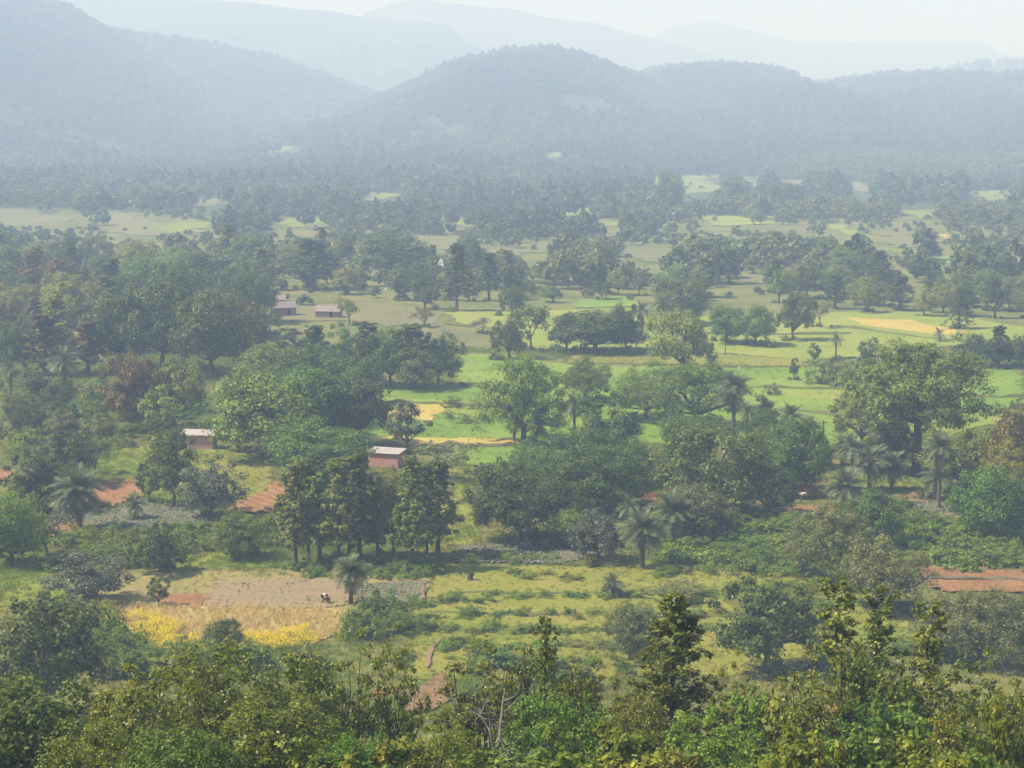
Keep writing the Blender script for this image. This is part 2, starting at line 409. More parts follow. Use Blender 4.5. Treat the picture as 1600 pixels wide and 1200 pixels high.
for s in (1, 2, 3): make_dome('dome', s, zb=.5, n_cl=105, n_per=125, leaf=.34, cl=.125, amp=.34, inner=.45)
for s in (4, 5, 45): make_dome('clumpy', s, W=11, H=9, zb=.7, n_cl=85, n_per=120, leaf=.34, cl=.115, amp=.5, inner=.3, mat='dark')
for s in (6, 7, 46): make_dome('feathery', s, W=11, H=9.5, zb=.3, n_cl=170, n_per=115, leaf=.27, cl=.095, amp=.3, inner=.35, rnd=1.0, mat='mid', asp=.45)
for s in (8, 9, 47): make_dome('small', s, W=5, H=6, zb=.7, n_cl=48, n_per=75, leaf=.27, cl=.15, amp=.5, trunk_r=.12, inner=.25, limbs=9, mat='dark')
for s in (10, 11, 12, 13): make_column('tall', s, W=5.4, H=14., zb=3.0, n_cl=210, n_per=36, leaf=.29, cl=.085, taper=.34, flat=1.2, limbs=24)
for s in (14, 15): make_column('pole', s, W=4.6, H=12, zb=1.8, n_cl=150, n_per=26, leaf=.18, cl=.085, reach=.5, trunk_r=.10, taper=.55, mat='glossy', asp=.62, limbs=44, flat=1.0)
for s in (16, 17): make_column('conic', s, W=5.5, H=12, zb=.8, n_cl=420, n_per=46, leaf=.15, cl=.062, cone=.6, reach=.48, trunk_r=.14, taper=.72, mat='glossy', flat=1.0)
make_spread('spread', 18, n_pl=40, n_per=720)
for s in (19, 20, 21): make_dome('broadleaf', s, W=8, H=8, zb=.6, n_cl=190, n_per=70, leaf=.19, cl=.085, amp=.4, trunk_r=.16, inner=.3, up=.5, asp=.6, limbs=26, mat='glossy', rnd=.9)
for s in (22, 23, 44): make_dome('loose', s, W=6, H=9, zb=1.6, n_cl=95, n_per=46, leaf=.20, cl=.085, amp=.6, trunk_r=.11, inner=.2, up=.4, asp=.6, limbs=40, mat='glossy', rnd=.9)
for s in (24, 25): make_twiggy('twiggy', s, 5., 5, .10, 1100, 'twig')
def make_bare():
    rng = np.random.default_rng(4); mb = MB(); tips = []
    def limb(o, d, L, r, k, curl=.12):
        P = [np.array(o)]; d = unit(np.array(d, float))
        for i in range(5): d = unit(d + rng.normal(size=3) * curl + [0, 0, .05]); P.append(P[-1] + d * L / 5)
        mb.tube(P, r * np.linspace(1, .3, 6), 6 if k > 1 else 4, False)
        if k == 0: tips.extend(P[2:]); return
        for q in range(4 if k > 1 else 3):
            a = P[2 + (q % 4)]; limb(a, unit(d * .8 + rng.normal(size=3) * .75), L * rng.uniform(.35, .6), r * .45, k - 1, .18)
    mb.tube([[0, 0, -.3], [.05, 0, 2], [.0, .05, 4], [.1, 0, 5.6]], [.20, .17, .15, .13], 8, False)
    limb((.1, 0, 5.5), (-.28, .1, 1), 5.2, .11, 2); limb((.1, 0, 5.5), (.34, -.1, 1), 4.6, .10, 2)
    for z, dx in ((3.4, -1), (4.2, 1), (4.6, -1), (2.6, 1), (5.0, -.8)): limb((0, 0, z), (dx, rng.normal() * .5, .22), 3.0, .045, 1)
    tips_ = np.array(tips); C = tips_[rng.integers(0, len(tips_), 90)] + rng.normal(size=(90, 3)) * .2
    V, Fq = leaf_quads(C, unit(rng.normal(size=C.shape) + [0, 0, .4]), .2, rng)
    ext = np.percentile(tips_, 97, axis=0) - np.percentile(tips_, 3, axis=0)
    proto('bare', float((ext[0] + ext[1]) / 2), float(tips_[:, 2].max()), mb.mesh('trunk', BARK_PALE, True), mk_mesh('crown', V, Fq, LEAF['glossy']))
make_bare()
make_twiggy('sparse', 27, 7., 5, .13, 1500, 'grey', .6, .24)
for s in (30, 31, 32): make_bush('bush', s, n_cl=30)
for s in (33, 34): make_bush('lowbush', s, W=3.4, H=1.1, n_cl=34, mat='bright')
for s in (35, 36): make_bush('feather_bush', s, W=3., H=1.9, n_cl=34, n_per=95, leaf=.15, mat='mid', asp=.25, up=.3)
for s in (37, 38): make_bush('shrub', s, W=3., H=2.2, n_cl=40, n_per=80, leaf=.17, mat='glossy', asp=.62)
FARP = []
for i, (w, h, zb, mt) in enumerate([(10, 9, .4, 'far_dark'), (7, 11, .5, 'far_dark'), (11, 8, .3, 'far_mid'), (9, 9, .4, 'far_mid'), (9, 9, .4, 'far_olive'), (11, 8, .4, 'far_olive')]):
    make_dome('far%d' % i, 50 + i, W=w, H=h, zb=zb, n_cl=34, n_per=12, leaf=1.1, cl=.16, amp=.45, inner=.45, asp=.8, shape='q', mat=mt, limbs=3, trunk_r=.2)
    FARP.append(PROTO['far%d' % i][0])

def tree(key, mat, x, y, z, w, h, label, name='tree', cat='tree', group=None, seed=None, rz=None):
    vs = PROTO[key]; s = random.randrange(99) if seed is None else seed
    W, H, tr, cr = vs[s % len(vs)]
    o = bpy.data.objects.new(name, None); COL.objects.link(o); o.empty_display_size = .5
    o.location = (x, y, z - 0.05); o.rotation_euler = (0, 0, random.uniform(0, 6.28) if rz is None else rz); o.scale = (w / W, w / W, h / H)
    t = link('trunk', tr, o); c = link('crown', cr, o)
    if mat: swap_mat(c, LEAF[mat])
    return tag(o, label, cat, group)
def tree_px(key, mat, px, py, w, h, label, **k):
    x, y, z = ground(px, py); m = depth(x, y, z) / F_PX
    return tree(key, mat, x, y, z, w * m, h * m * 1.02, label, **k)
def tree_fg(key, mat, px, ytop, w, dist, label, **k):
    d = ray(px, ytop); t = dist / d[1]; x = d[0] * t; top = CAM_Z + d[2] * t; z = T(x, dist)
    m = dist / CP / F_PX
    return tree(key, mat, x, dist, z, w * m, max(2.0, top - z), label, **k)
def bush_at(key, mat, x, y, w, h, label, group=None, name='bush', cat='bush'):
    vs = PROTO[key]; W, H, _, cr = vs[random.randrange(len(vs))]
    o = link(name, cr); o.location = (x, y, T(x, y) - .05); o.rotation_euler = (0, 0, random.uniform(0, 6.28)); o.scale = (w / W, w / W, h / H)
    if mat: swap_mat(o, LEAF[mat])
    return tag(o, label, cat, group)

# palms: one frond mesh with leaflets, trunk with old leaf bases
def frond_mesh(name, L=2.6, n=23, droop=.55, mat='palm', seed=0):
    rng = np.random.default_rng(seed); V, Fq = [], []
    def P(t): return np.array([L * t * (1 - .12 * t), 0, L * (.34 * t - droop * t * t)])
    def q(a, b, c, d): i = len(V); V.extend([a, b, c, d]); Fq.append([i, i + 1, i + 2, i + 3])
    for k in range(6):
        a, b = P(k / 6), P((k + 1) / 6); w = np.array([0, .035 * (1 - k / 7), 0]); q(a - w, b - w, b + w, a + w)
    for k in range(n):
        t = .12 + .88 * k / (n - 1); p = P(t); dp = unit((P(min(1, t + .02)) - P(t - .02)))
        for s in (-1, 1):
            ll = L * .26 * math.sin(min(1, .25 + t * .9) * 2.6) + .12
            tip = p + dp * ll * .75 + np.array([0, s * ll * .7, ll * (.18 if mat == 'palm' else -.3)]) + rng.normal(size=3) * .03
            w = dp * .05
            q(p - w, p + w, tip + w * .25, tip - w * .25)
    return mk_mesh(name, np.array(V), np.array(Fq), LEAF[mat])
FROND = [frond_mesh('frond', droop=d, seed=i) for i, d in enumerate((.30, .55, .8))]
FROND_DRY = frond_mesh('frond', L=2.0, n=12, droop=1.0, mat='palmdry', seed=9)
PALM_BARK = surf_mat('palm_bark', [(.06, .05, .04), (.15, .125, .10)], (5, 20), coord='Object')
_pt = {}
def palm_trunk(h):
    h = round(h * 2) / 2
    if h not in _pt:
        mb = MB(); n = max(4, int(h * 3)); rng = np.random.default_rng(int(h * 10))
        pts = [[.1 * math.sin(i / n * 2), .05 * i / n, h * i / n - (.3 if i == 0 else 0)] for i in range(n + 1)]
        mb.tube(pts, [.19 * (1.25 - .3 * i / n) * (1 + .12 * (i % 2)) for i in range(n + 1)], 8)
        for i in range(14):
            a = i * 2.4; z = h - .05 * i; r = .2
            mb.tube([[.1 * math.sin(2) + r * math.cos(a) * .7, .05 + r * math.sin(a) * .7, z - .15], [.1 * math.sin(2) + r * 1.5 * math.cos(a), .05 + r * 1.5 * math.sin(a), z + .12]], [.06, .03], 4, False)
        _pt[h] = mb.mesh('trunk', PALM_BARK, True)
    return _pt[h]
def palm(px, py, w, h, label, nf=34, dry=8, mat=None, dist=None, group=None):
    x, y, z = ground(px, py); m = depth(x, y, z) / F_PX
    wm, hm = w * m, h * m
    s = wm / 3.9                                   # crown 3.9 m across at scale 1
    th = max(.5, hm - 1.35 * s)
    o = bpy.data.objects.new('date_palm', None); COL.objects.link(o); o.location = (x, y, z); o.rotation_euler = (0, 0, random.uniform(0, 6.28))
    tag(o, label, 'palm', group)
    t = link('trunk', palm_trunk(th / s), o); t.scale = (s, s, s * (th / s) / (round(th / s * 2) / 2 or .5))
    nf = int(nf * 1.35)
    for i in range(nf + dry):
        isdry = i >= nf
        f = link('frond', FROND_DRY if isdry else FROND[i % 3], o)
        f.location = (.09 * s, .05 * s, th - (.15 * s if isdry else 0))
        u = (i + .5) / nf
        pit = random.uniform(.5, .9) if isdry else -1.2 + 1.85 * u + random.uniform(-.12, .12)
        f.rotation_euler = (random.uniform(-.2, .2), pit, i * 2.39996 + random.uniform(-.2, .2))
        k = s * (.80 + .25 * random.random()); f.scale = (k, k, k)
        if mat and not isdry: swap_mat(f, LEAF[mat])
    return o

# scattered stuff: instances on computed points
def scatter(name, pts, scl, rz, idx, meshes, label, cat, mats=None):
    me = bpy.data.meshes.new(name); n = len(pts)
    me.vertices.add(n); me.vertices.foreach_set('co', np.asarray(pts, np.float32).ravel())
    a = me.attributes.new('sc', 'FLOAT_VECTOR', 'POINT'); a.data.foreach_set('vector', np.asarray(scl, np.float32).ravel())
    a = me.attributes.new('rz', 'FLOAT_VECTOR', 'POINT'); v = np.zeros((n, 3), np.float32); v[:, 2] = rz; a.data.foreach_set('vector', v.ravel())
    a = me.attributes.new('pi', 'INT', 'POINT'); a.data.foreach_set('value', np.asarray(idx, np.int32))
    c = bpy.data.collections.new(name + '_kinds')
    for i, m_ in enumerate(meshes):
        c.objects.link(bpy.data.objects.new('%s_kind_%02d' % (name, i), m_))
    ng = bpy.data.node_groups.new(name, 'GeometryNodeTree')
    ng.interface.new_socket('Geometry', in_out='INPUT', socket_type='NodeSocketGeometry')
    ng.interface.new_socket('Geometry', in_out='OUTPUT', socket_type='NodeSocketGeometry')
    N, L = ng.nodes.new, ng.links.new
    gi, go = N('NodeGroupInput'), N('NodeGroupOutput')
    ip = N('GeometryNodeInstanceOnPoints'); ip.inputs['Pick Instance'].default_value = True
    ci = N('GeometryNodeCollectionInfo'); ci.inputs['Collection'].default_value = c; ci.inputs['Separate Children'].default_value = True; ci.inputs['Reset Children'].default_value = True
    def attr(nm, t):
        q = N('GeometryNodeInputNamedAttribute'); q.data_type = t; q.inputs['Name'].default_value = nm; return q.outputs['Attribute']
    er = N('FunctionNodeEulerToRotation')
    L(gi.outputs[0], ip.inputs['Points']); L(ci.outputs[0], ip.inputs['Instance']); L(attr('pi', 'INT'), ip.inputs['Instance Index'])
    L(attr('rz', 'FLOAT_VECTOR'), er.inputs[0]); L(er.outputs[0], ip.inputs['Rotation']); L(attr('sc', 'FLOAT_VECTOR'), ip.inputs['Scale'])
    L(ip.outputs[0], go.inputs[0])
    o = link(name, me); md = o.modifiers.new('scatter', 'NODES'); md.node_group = ng
    return tag(o, label, cat, None, 'stuff')

# ------------------------------------------------------------------ the ground, the air, the fields
M_GROUND = surf_mat('ground_grass', [(.060, .078, .014), (.115, .130, .026), (.180, .168, .044), (.240, .180, .068)], (.045, .6), bump=.6, bscale=2.0, stops=[.36, .46, .56, .68])
M_FOREST = surf_mat('ground_woodland', [(.032, .052, .012), (.060, .080, .022), (.085, .095, .030)], (.02, .25), bump=.8, bscale=.5)
def build_ground():
    ys = list(np.arange(-200, 640, 3.2)); st = 3.2
    while ys[-1] < 9300: st *= 1.02; ys.append(ys[-1] + st)
    ys = np.array(ys); nx = 301
    u = np.linspace(-1, 1, nx); u = .55 * u + .45 * u ** 3
    hw = 420 + .42 * np.maximum(ys, 0)
    X = u[None] * hw[:, None]; Y = np.repeat(ys[:, None], nx, 1)
    Z = terrain(X, Y)
    ny = len(ys); i = np.arange(ny - 1)[:, None] * nx + np.arange(nx - 1)[None]
    Fq = np.stack([i, i + 1, i + nx + 1, i + nx], -1).reshape(-1, 4)
    me = mk_mesh('ground', np.stack([X, Y, Z], -1).reshape(-1, 3), Fq, M_GROUND, True)
    me.materials.append(M_FOREST)
    cy = Y[:-1, :-1].ravel(); cx = X[:-1, :-1].ravel()
    me.polygons.foreach_set('material_index', (cy + 160 * fbm(cx / 120, cy / 120) > 1050).astype(np.int32))
    tag(link('ground', me), 'grassy valley floor rising into wooded hills', 'ground', None, 'structure')
build_ground()

def build_haze():
    mb = MB(); z0, z1 = -40.0, 450.0
    mb.box((0, 4650, (z0 + z1) / 2), (9400, 10400, z1 - z0))
    m, nt, out = nodes_of('haze')
    v = nt.nodes.new('ShaderNodeVolumePrincipled')
    v.inputs['Color'].default_value = (*HAZE_COLOR, 1); v.inputs['Density'].default_value = HAZE_DENSITY; v.inputs['Anisotropy'].default_value = HAZE_G
    v.inputs['Absorption Color'].default_value = (.86, .86, .86, 1)
    v.inputs['Density Attribute'].default_value = ''
    nt.links.new(v.outputs[0], out.inputs['Volume'])
    tag(link('haze', mb.mesh('haze', m)), 'pale bluish haze filling the valley air', 'haze', None, 'stuff')
build_haze()

SOIL = surf_mat('red_soil', [(.185, .092, .034), (.250, .130, .054), (.300, .170, .078)], (.25, 1.6), bump=.6, bscale=3)
SOIL2 = surf_mat('brown_soil', [(.140, .078, .036), (.205, .122, .060), (.250, .162, .086)], (.25, 1.6), bump=.6, bscale=3)
RICE = surf_mat('rice_green', [(.100, .175, .012), (.150, .230, .020), (.225, .270, .034)], (.05, .9), bump=.5, bscale=3)
RICE2 = surf_mat('rice_yellow_green', [(.150, .205, .018), (.210, .245, .032), (.290, .268, .052)], (.04, .9), bump=.5, bscale=3)
GOLD = surf_mat('ripe_rice', [(.31, .230, .036), (.40, .300, .060), (.45, .36, .095)], (.15, 1.4), bump=.4, bscale=3)
DRY = surf_mat('dry_grass', [(.32, .250, .080), (.43, .340, .120), (.50, .41, .17)], (.15, 1.4), bump=.6, bscale=3)
OLIVE = surf_mat('olive_meadow', [(.112, .160, .010), (.178, .210, .020), (.245, .228, .038)], (.10, 1.2), bump=.6, bscale=3)
STUB = surf_mat('stubble', [(.128, .160, .012), (.200, .202, .024), (.265, .218, .046)], (.09, 1.3), bump=.6, bscale=3)
TANG = surf_mat('tan_green_stubble', [(.185, .168, .046), (.255, .212, .070), (.310, .240, .095)], (.09, 1.3), bump=.6, bscale=3)
FALLOW = surf_mat('fallow', [(.115, .125, .036), (.170, .158, .058), (.215, .175, .082)], (.04, .7), bump=.6, bscale=2)
TAN = surf_mat('tan_fallow', [(.105, .120, .034), (.155, .152, .054), (.205, .176, .080)], (.025, .4), bump=.5, bscale=2)
SEED = surf_mat('seedling_bed', [(.235, .135, .066), (.290, .190, .095), (.235, .205, .100)], (.2, 1.5), bump=.5, bscale=3, rows=(.19, (.235, .19, .105), 1.52))
CABSOIL = surf_mat('vegetable_bed', [(.100, .120, .040), (.150, .150, .060), (.19, .15, .08)], (.2, 1.5), bump=.5, bscale=3, rows=(.19, (.17, .10, .06), 1.5))
BANK = surf_mat('earth_bank', [(.10, .085, .05), (.17, .15, .08)], (.3, 2), bump=.5)
M_BANKG = surf_mat('grassy_bank', [(.070, .085, .016), (.120, .130, .030), (.170, .150, .055)], (.3, 2), bump=.6)
PATHM = surf_mat('path_soil', [(.20, .12, .07), (.27, .175, .105)], (.3, 2), bump=.3)
FIELDS = []                                        # world polygons, for keeping plants off or on them
def field(poly_px, mat, label, layer=0, furrow=None, cell=None, jit=1.0):
    P = [ground(*p) for p in poly_px]
    W = np.array([(p[0], p[1]) for p in P])
    yc = W[:, 1].mean(); c = cell or float(np.clip(yc * (.0013 if yc < 320 else .0022), .3, 6))
    J = max(.45, min(6, yc * .0022))
    x0, y0 = W.min(0) - 2 * c; x1, y1 = W.max(0) + 2 * c
    xs = np.arange(x0, x1, c); ys = np.arange(y0, y1, c)
    X, Y = np.meshgrid(xs, ys)
    jx = X + jit * J * (2.6 * fbm(X / (9 * J), Y / (9 * J)) + 5 * vnoise(X / (40 * J), Y / (40 * J)))
    jy = Y + jit * J * (2.6 * fbm(X / (9 * J) + 50, Y / (9 * J)) + 5 * vnoise(X / (40 * J) + 9, Y / (40 * J)))
    ok = inside(jx, jy, [tuple(w) for w in W])
    k = ok[:-1, :-1] & ok[1:, 1:] & ok[1:, :-1] & ok[:-1, 1:]
    if k.sum() == 0: return
    Z = terrain(X, Y) + .03 + .03 * layer + .0002 * Y
    if furrow:
        pitch_, amp, ang = furrow
        ph = (X * math.sin(ang) + Y * math.cos(ang) + .5 * vnoise(X / 12, Y / 12)) / pitch_
        Z = Z + amp * (.5 + .5 * np.cos(ph * 2 * np.pi)) + .25 * amp * vnoise(X * 1.3, Y * 1.3)
    n = len(xs); r, q = np.nonzero(k); i = r * n + q
    Fq = np.stack([i, i + 1, i + n + 1, i + n], 1)
    used, inv = np.unique(Fq.ravel(), return_inverse=True)
    V = np.stack([X, Y, Z], -1).reshape(-1, 3)[used]
    o = link('field', mk_mesh('field', V, inv.reshape(-1, 4), mat, not furrow))
    FIELDS.append(([tuple(w) for w in W], poly_px, label))
    return tag(o, label, 'field', None, 'structure')
F = field
# far clearings
CLEAR = [
    ([(250, 352), (330, 348), (350, 360), (270, 366)], OLIVE, 'faint olive clearing in the upper left wood'),
    ([(420, 340), (520, 344), (500, 356), (430, 354)], OLIVE, 'faint olive clearing left of centre far away'),
    ([(560, 392), (640, 396), (620, 408), (550, 404)], FALLOW, 'faint fallow strip above the village'),
    ([(860, 330), (930, 322), (940, 334), (880, 340)], OLIVE, 'faint pale clearing in the centre wood'),
    ([(1090, 340), (1170, 336), (1180, 350), (1100, 356)], RICE2, 'faint green clearing right of the centre wood'),
    ([(1220, 386), (1290, 392), (1280, 404), (1225, 400)], OLIVE, 'faint olive clearing in the right wood'),
    ([(1080, 372), (1180, 376), (1170, 388), (1090, 386)], TAN, 'faint tan clearing right of the bare field'),
    ([(1390, 330), (1460, 326), (1470, 340), (1400, 344)], OLIVE, 'faint olive clearing under the right hill'),
    ([(1380, 420), (1450, 424), (1440, 434), (1385, 432)], OLIVE, 'faint olive gap in the hazy right wood'),
    ([(680, 340), (760, 346), (750, 356), (690, 352)], OLIVE, 'faint olive clearing in the far centre left wood'),
    ([(140, 300), (200, 302), (195, 312), (145, 310)], OLIVE, 'faint olive clearing high in the left wood'),
    ([(560, 300), (640, 304), (630, 314), (570, 312)], OLIVE, 'faint olive clearing below the left gap'),
    ([(1500, 300), (1590, 296), (1595, 310), (1510, 314)], OLIVE, 'faint olive clearing at the right hill foot'),
    ([(-20, 326), (40, 328), (130, 338), (140, 350), (60, 356), (-20, 346)], TAN, 'hazy tan clearing at the far left edge'),
    ([(300, 312), (330, 309), (372, 313), (368, 322), (305, 322)], TAN, 'small tan clearing in the far left wood'),
    ([(160, 336), (215, 332), (290, 350), (240, 372), (175, 368)], FALLOW, 'fallow strip beside the far left clearing'),
    ([(328, 372), (362, 372), (360, 382), (330, 383)], FALLOW, 'tiny brown clearing above the left wood'),
    ([(610, 366), (680, 370), (745, 384), (700, 392), (640, 380)], TAN, 'hazy pale strip left of centre in the distance'),
    ([(740, 385), (830, 390), (825, 402), (745, 400)], FALLOW, 'hazy fallow strip behind the tall centre trees'),
    ([(965, 386), (1030, 386), (1085, 392), (1080, 408), (1010, 412), (968, 404)], TAN, 'bare tan field in the hazy middle distance'),
    ([(800, 381), (880, 383), (870, 396), (800, 398)], TAN, 'narrow hazy tan field left of the bare tan field'),
    ([(820, 426), (915, 424), (945, 432), (900, 440), (822, 440)], TAN, 'tan fallow strip above the green paddies'),
    ([(920, 348), (965, 344), (985, 352), (940, 358)], OLIVE, 'small pale clearing in the far centre wood'),
    ([(1010, 282), (1060, 274), (1130, 274), (1135, 292), (1090, 310), (1060, 312), (1030, 296)], OLIVE, 'pale clearing at the foot of the centre hill'),
    ([(1140, 278), (1195, 277), (1196, 292), (1145, 300)], TAN, 'tan clearing at the foot of the centre hill'),
    ([(1210, 282), (1260, 282), (1262, 306), (1225, 312)], TAN, 'tan clearing right of the centre hill foot'),
    ([(1315, 283), (1370, 286), (1372, 312), (1335, 312)], FALLOW, 'hazy fallow patch among trees under the right hill'),
    ([(845, 240), (880, 238), (892, 246), (850, 249)], OLIVE, 'pale clearing low on the centre hillside'),
    ([(410, 232), (480, 228), (470, 236), (415, 240)], OLIVE, 'pale terraced clearing in the far left gap'),
    ([(1205, 362), (1235, 360), (1236, 368), (1208, 370)], TAN, 'small orange clearing right of centre far away'),
    ([(1290, 352), (1335, 352), (1345, 385), (1300, 372)], RICE2, 'pale green clearing right of centre far away'),
    ([(1345, 372), (1425, 362), (1428, 384), (1360, 388)], FALLOW, 'pinkish fallow field in the far right wood'),
    ([(1365, 386), (1440, 388), (1436, 398), (1370, 396)], OLIVE, 'olive strip under the pinkish fallow field'),
    ([(1462, 398), (1512, 400), (1496, 424), (1464, 424)], RICE, 'bright green clearing far right'),
    ([(1465, 365), (1488, 366), (1487, 381), (1470, 380)], GOLD, 'golden ripe patch far right'),
    ([(1575, 404), (1602, 402), (1602, 422), (1580, 420)], RICE2, 'pale green clearing at the far right edge'),
    ([(1130, 425), (1195, 430), (1190, 444), (1140, 442)], FALLOW, 'brownish clearing before the hazy right wood'),
    ([(1190, 336), (1215, 336), (1214, 348), (1192, 348)], RICE2, 'small green clearing behind the far right trees'),
]
for p, m, l in CLEAR: F(p, m, l, 1, jit=2.2)
# middle distance
F([(560, 470), (690, 486), (700, 505), (640, 512), (560, 500), (430, 500), (425, 484)], FALLOW, 'brownish village ground before the mud houses')
F([(600, 505), (690, 512), (775, 525), (782, 546), (715, 553), (640, 545)], FALLOW, 'brown fallow field above the tall grove')
F([(690, 488), (800, 487), (1000, 480), (1045, 500), (1040, 545), (900, 548), (790, 542), (770, 520), (700, 505)], RICE2, 'pale green paddy behind the centre trees')
F([(900, 468), (1000, 462), (1000, 480), (890, 482)], RICE, 'thin green paddy strip far behind the centre trees', 1)
F([(715, 552), (800, 554), (890, 568), (1130, 574), (1260, 574), (1420, 578), (1602, 578), (1602, 658), (1540, 656), (1300, 696), (1288, 722), (1180, 700), (850, 690), (575, 683), (585, 640), (594, 606), (712, 602)], RICE, 'broad bright green paddy across the valley')
F([(596, 622), (770, 632), (760, 650), (600, 640)], RICE2, 'yellowing band across the bright paddy left of centre', 1)
F([(1330, 660), (1540, 650), (1602, 640), (1602, 660), (1540, 668), (1310, 695)], RICE2, 'yellow green paddy band beside the big spreading tree', 1)
F([(1180, 606), (1420, 612), (1420, 622), (1200, 622)], RICE2, 'paler band in the right hand paddy', 1)
F([(885, 553), (1045, 553), (1150, 556), (1252, 560), (1250, 574), (1130, 572), (890, 569)], STUB, 'tan stubble strip between the paddies', 2)
F([(1545, 655), (1602, 656), (1602, 674), (1556, 668)], GOLD, 'golden ripe paddy at the right edge', 2)
F([(1270, 490), (1330, 488), (1480, 488), (1602, 512), (1602, 530), (1480, 540), (1380, 556), (1240, 562), (1100, 552), (1090, 500), (1130, 490)], RICE2, 'pale yellow green paddy below the hazy wood')
F([(1325, 497), (1420, 499), (1505, 520), (1460, 524), (1340, 508)], GOLD, 'golden streak in the far right paddy', 1)
F([(612, 636), (692, 634), (690, 657), (600, 656)], GOLD, 'golden ripe rice patch behind the house tree', 2)
F([(578, 683), (850, 689), (852, 697), (640, 697), (578, 692)], GOLD, 'golden ripe rice strip above the pink house', 2)
F([(690, 699), (862, 698), (862, 727), (735, 730), (700, 715)], RICE, 'small bright green paddy right of the pink house', 1)
F([(700, 728), (860, 726), (850, 770), (760, 800), (750, 850), (700, 850), (700, 770)], OLIVE, 'olive meadow strip right of the sal grove')
F([(1290, 724), (1340, 722), (1400, 735), (1600, 742), (1600, 765), (1410, 768), (1300, 770), (1285, 745)], OLIVE, 'olive meadow among the right hand palms')
# near left
F([(150, 700), (245, 695), (300, 700), (420, 712), (424, 765), (380, 792), (230, 792), (215, 750), (158, 760)], OLIVE, 'olive meadow in front of the left pink house')
F([(330, 722), (424, 732), (424, 764), (385, 786), (330, 770)], STUB, 'dry stubble beside the pale leaved tree', 1)
F([(148, 758), (222, 750), (240, 772), (170, 792), (128, 792)], SOIL, 'ploughed red plot behind the left palm', 1, (1.8, .34, .5))
F([(362, 796), (438, 754), (442, 795), (400, 803)], SOIL, 'ploughed red plot left of the sal grove', 2, (1.8, .34, .9))
F([(-10, 734), (26, 735), (20, 760), (-10, 763)], SOIL, 'ploughed red plot at the left edge', 1, (1.8, .34, .3))
F([(88, 816), (132, 812), (175, 826), (160, 838), (84, 838)], SOIL, 'bare red soil around the left palm', 1, (1.1, .1, .2))
F([(130, 802), (200, 790), (260, 788), (328, 794), (320, 828), (222, 832), (136, 828)], CABSOIL, 'grey green vegetable plot behind the left thicket', 1, (.9, .12, .1))
F([(280, 868), (390, 862), (430, 876), (420, 890), (280, 892)], OLIVE, 'bright grassy strip before the sal grove')
F([(120, 905), (270, 895), (430, 890), (640, 898), (672, 905), (662, 950), (560, 962), (250, 955), (130, 940)], TANG, 'dry stubble field left of the lone palm')
F([(336, 912), (420, 905), (560, 905), (560, 946), (430, 950), (326, 946)], SEED, 'seedling plot in rows with two workers', 1, (.8, .12, .15))
F([(560, 914), (664, 910), (660, 946), (585, 948), (562, 940)], CABSOIL, 'grey green cabbage plot beside the lone palm', 2, (.8, .12, .2))
F([(254, 931), (336, 928), (330, 948), (258, 949)], SOIL, 'small red soil plot beside the small dark tree', 2, (1.0, .12, .1))
F([(135, 940), (250, 952), (430, 950), (560, 958), (545, 990), (490, 1003), (380, 1008), (300, 995), (240, 985), (150, 968)], DRY, 'golden dry grass field above the yellow flowers', 1)
F([(-20, 880), (60, 882), (130, 900), (120, 940), (-20, 950)], OLIVE, 'olive meadow at the left edge')
# centre and right
F([(706, 856), (780, 850), (900, 852), (935, 868), (880, 884), (712, 880)], CABSOIL, 'grey green cabbage plot below the centre trees', 1, (.8, .12, .1))
F([(700, 884), (930, 886), (1130, 880), (1250, 905), (1300, 930), (1290, 1010), (1160, 1060), (640, 1060), (650, 960), (672, 905)], STUB, 'tan terraced field with rows of low bushes')
F([(985, 878), (1130, 872), (1140, 890), (990, 893)], OLIVE, 'yellowish strip behind the front palm', 1)
F([(1030, 855), (1120, 850), (1130, 868), (1035, 872)], OLIVE, 'narrow meadow strip right of the front palm', 1)
F([(1130, 930), (1280, 905), (1440, 930), (1450, 990), (1280, 1010), (1150, 1000)], OLIVE, 'olive grass terraces in front of the right trees')
F([(1175, 787), (1295, 788), (1300, 808), (1180, 806)], SOIL, 'bare red yard under the dark right trees', 1)
F([(980, 770), (1032, 769), (1032, 788), (985, 790)], SOIL, 'bare red yard between the centre trees', 1)
F([(1395, 768), (1502, 765), (1502, 782), (1396, 784)], SOIL2, 'bare reddish plot behind the tall right palm', 1)
F([(1410, 786), (1502, 782), (1502, 802), (1425, 808)], CABSOIL, 'vegetable plot at the foot of the tall right palm', 1, (.9, .12, .1))
F([(1432, 889), (1540, 890), (1602, 896), (1602, 928), (1480, 926), (1435, 916)], SOIL, 'ploughed red field at the right edge', 1, (1.8, .34, .05))
F([(1410, 826), (1422, 812), (1436, 822), (1432, 834), (1414, 834)], SOIL, 'small red earth heap patch right of the glossy tree', 1)
F([(1455, 868), (1485, 866), (1488, 880), (1460, 881)], DRY, 'small sandy patch above the right red field', 1)
F([(640, 1085), (700, 1046), (716, 1076), (690, 1110), (650, 1120)], SOIL2, 'brown ploughed plot seen between the front trees', 1, (.8, .12, .4))
F([(590, 1078), (632, 1062), (650, 1080), (606, 1098)], SOIL, 'red soil seen through the front trees', 1)
F([(1275, 1100), (1300, 1097), (1306, 1108), (1280, 1112)], SOIL, 'red soil seen through the slender front trees', 1)

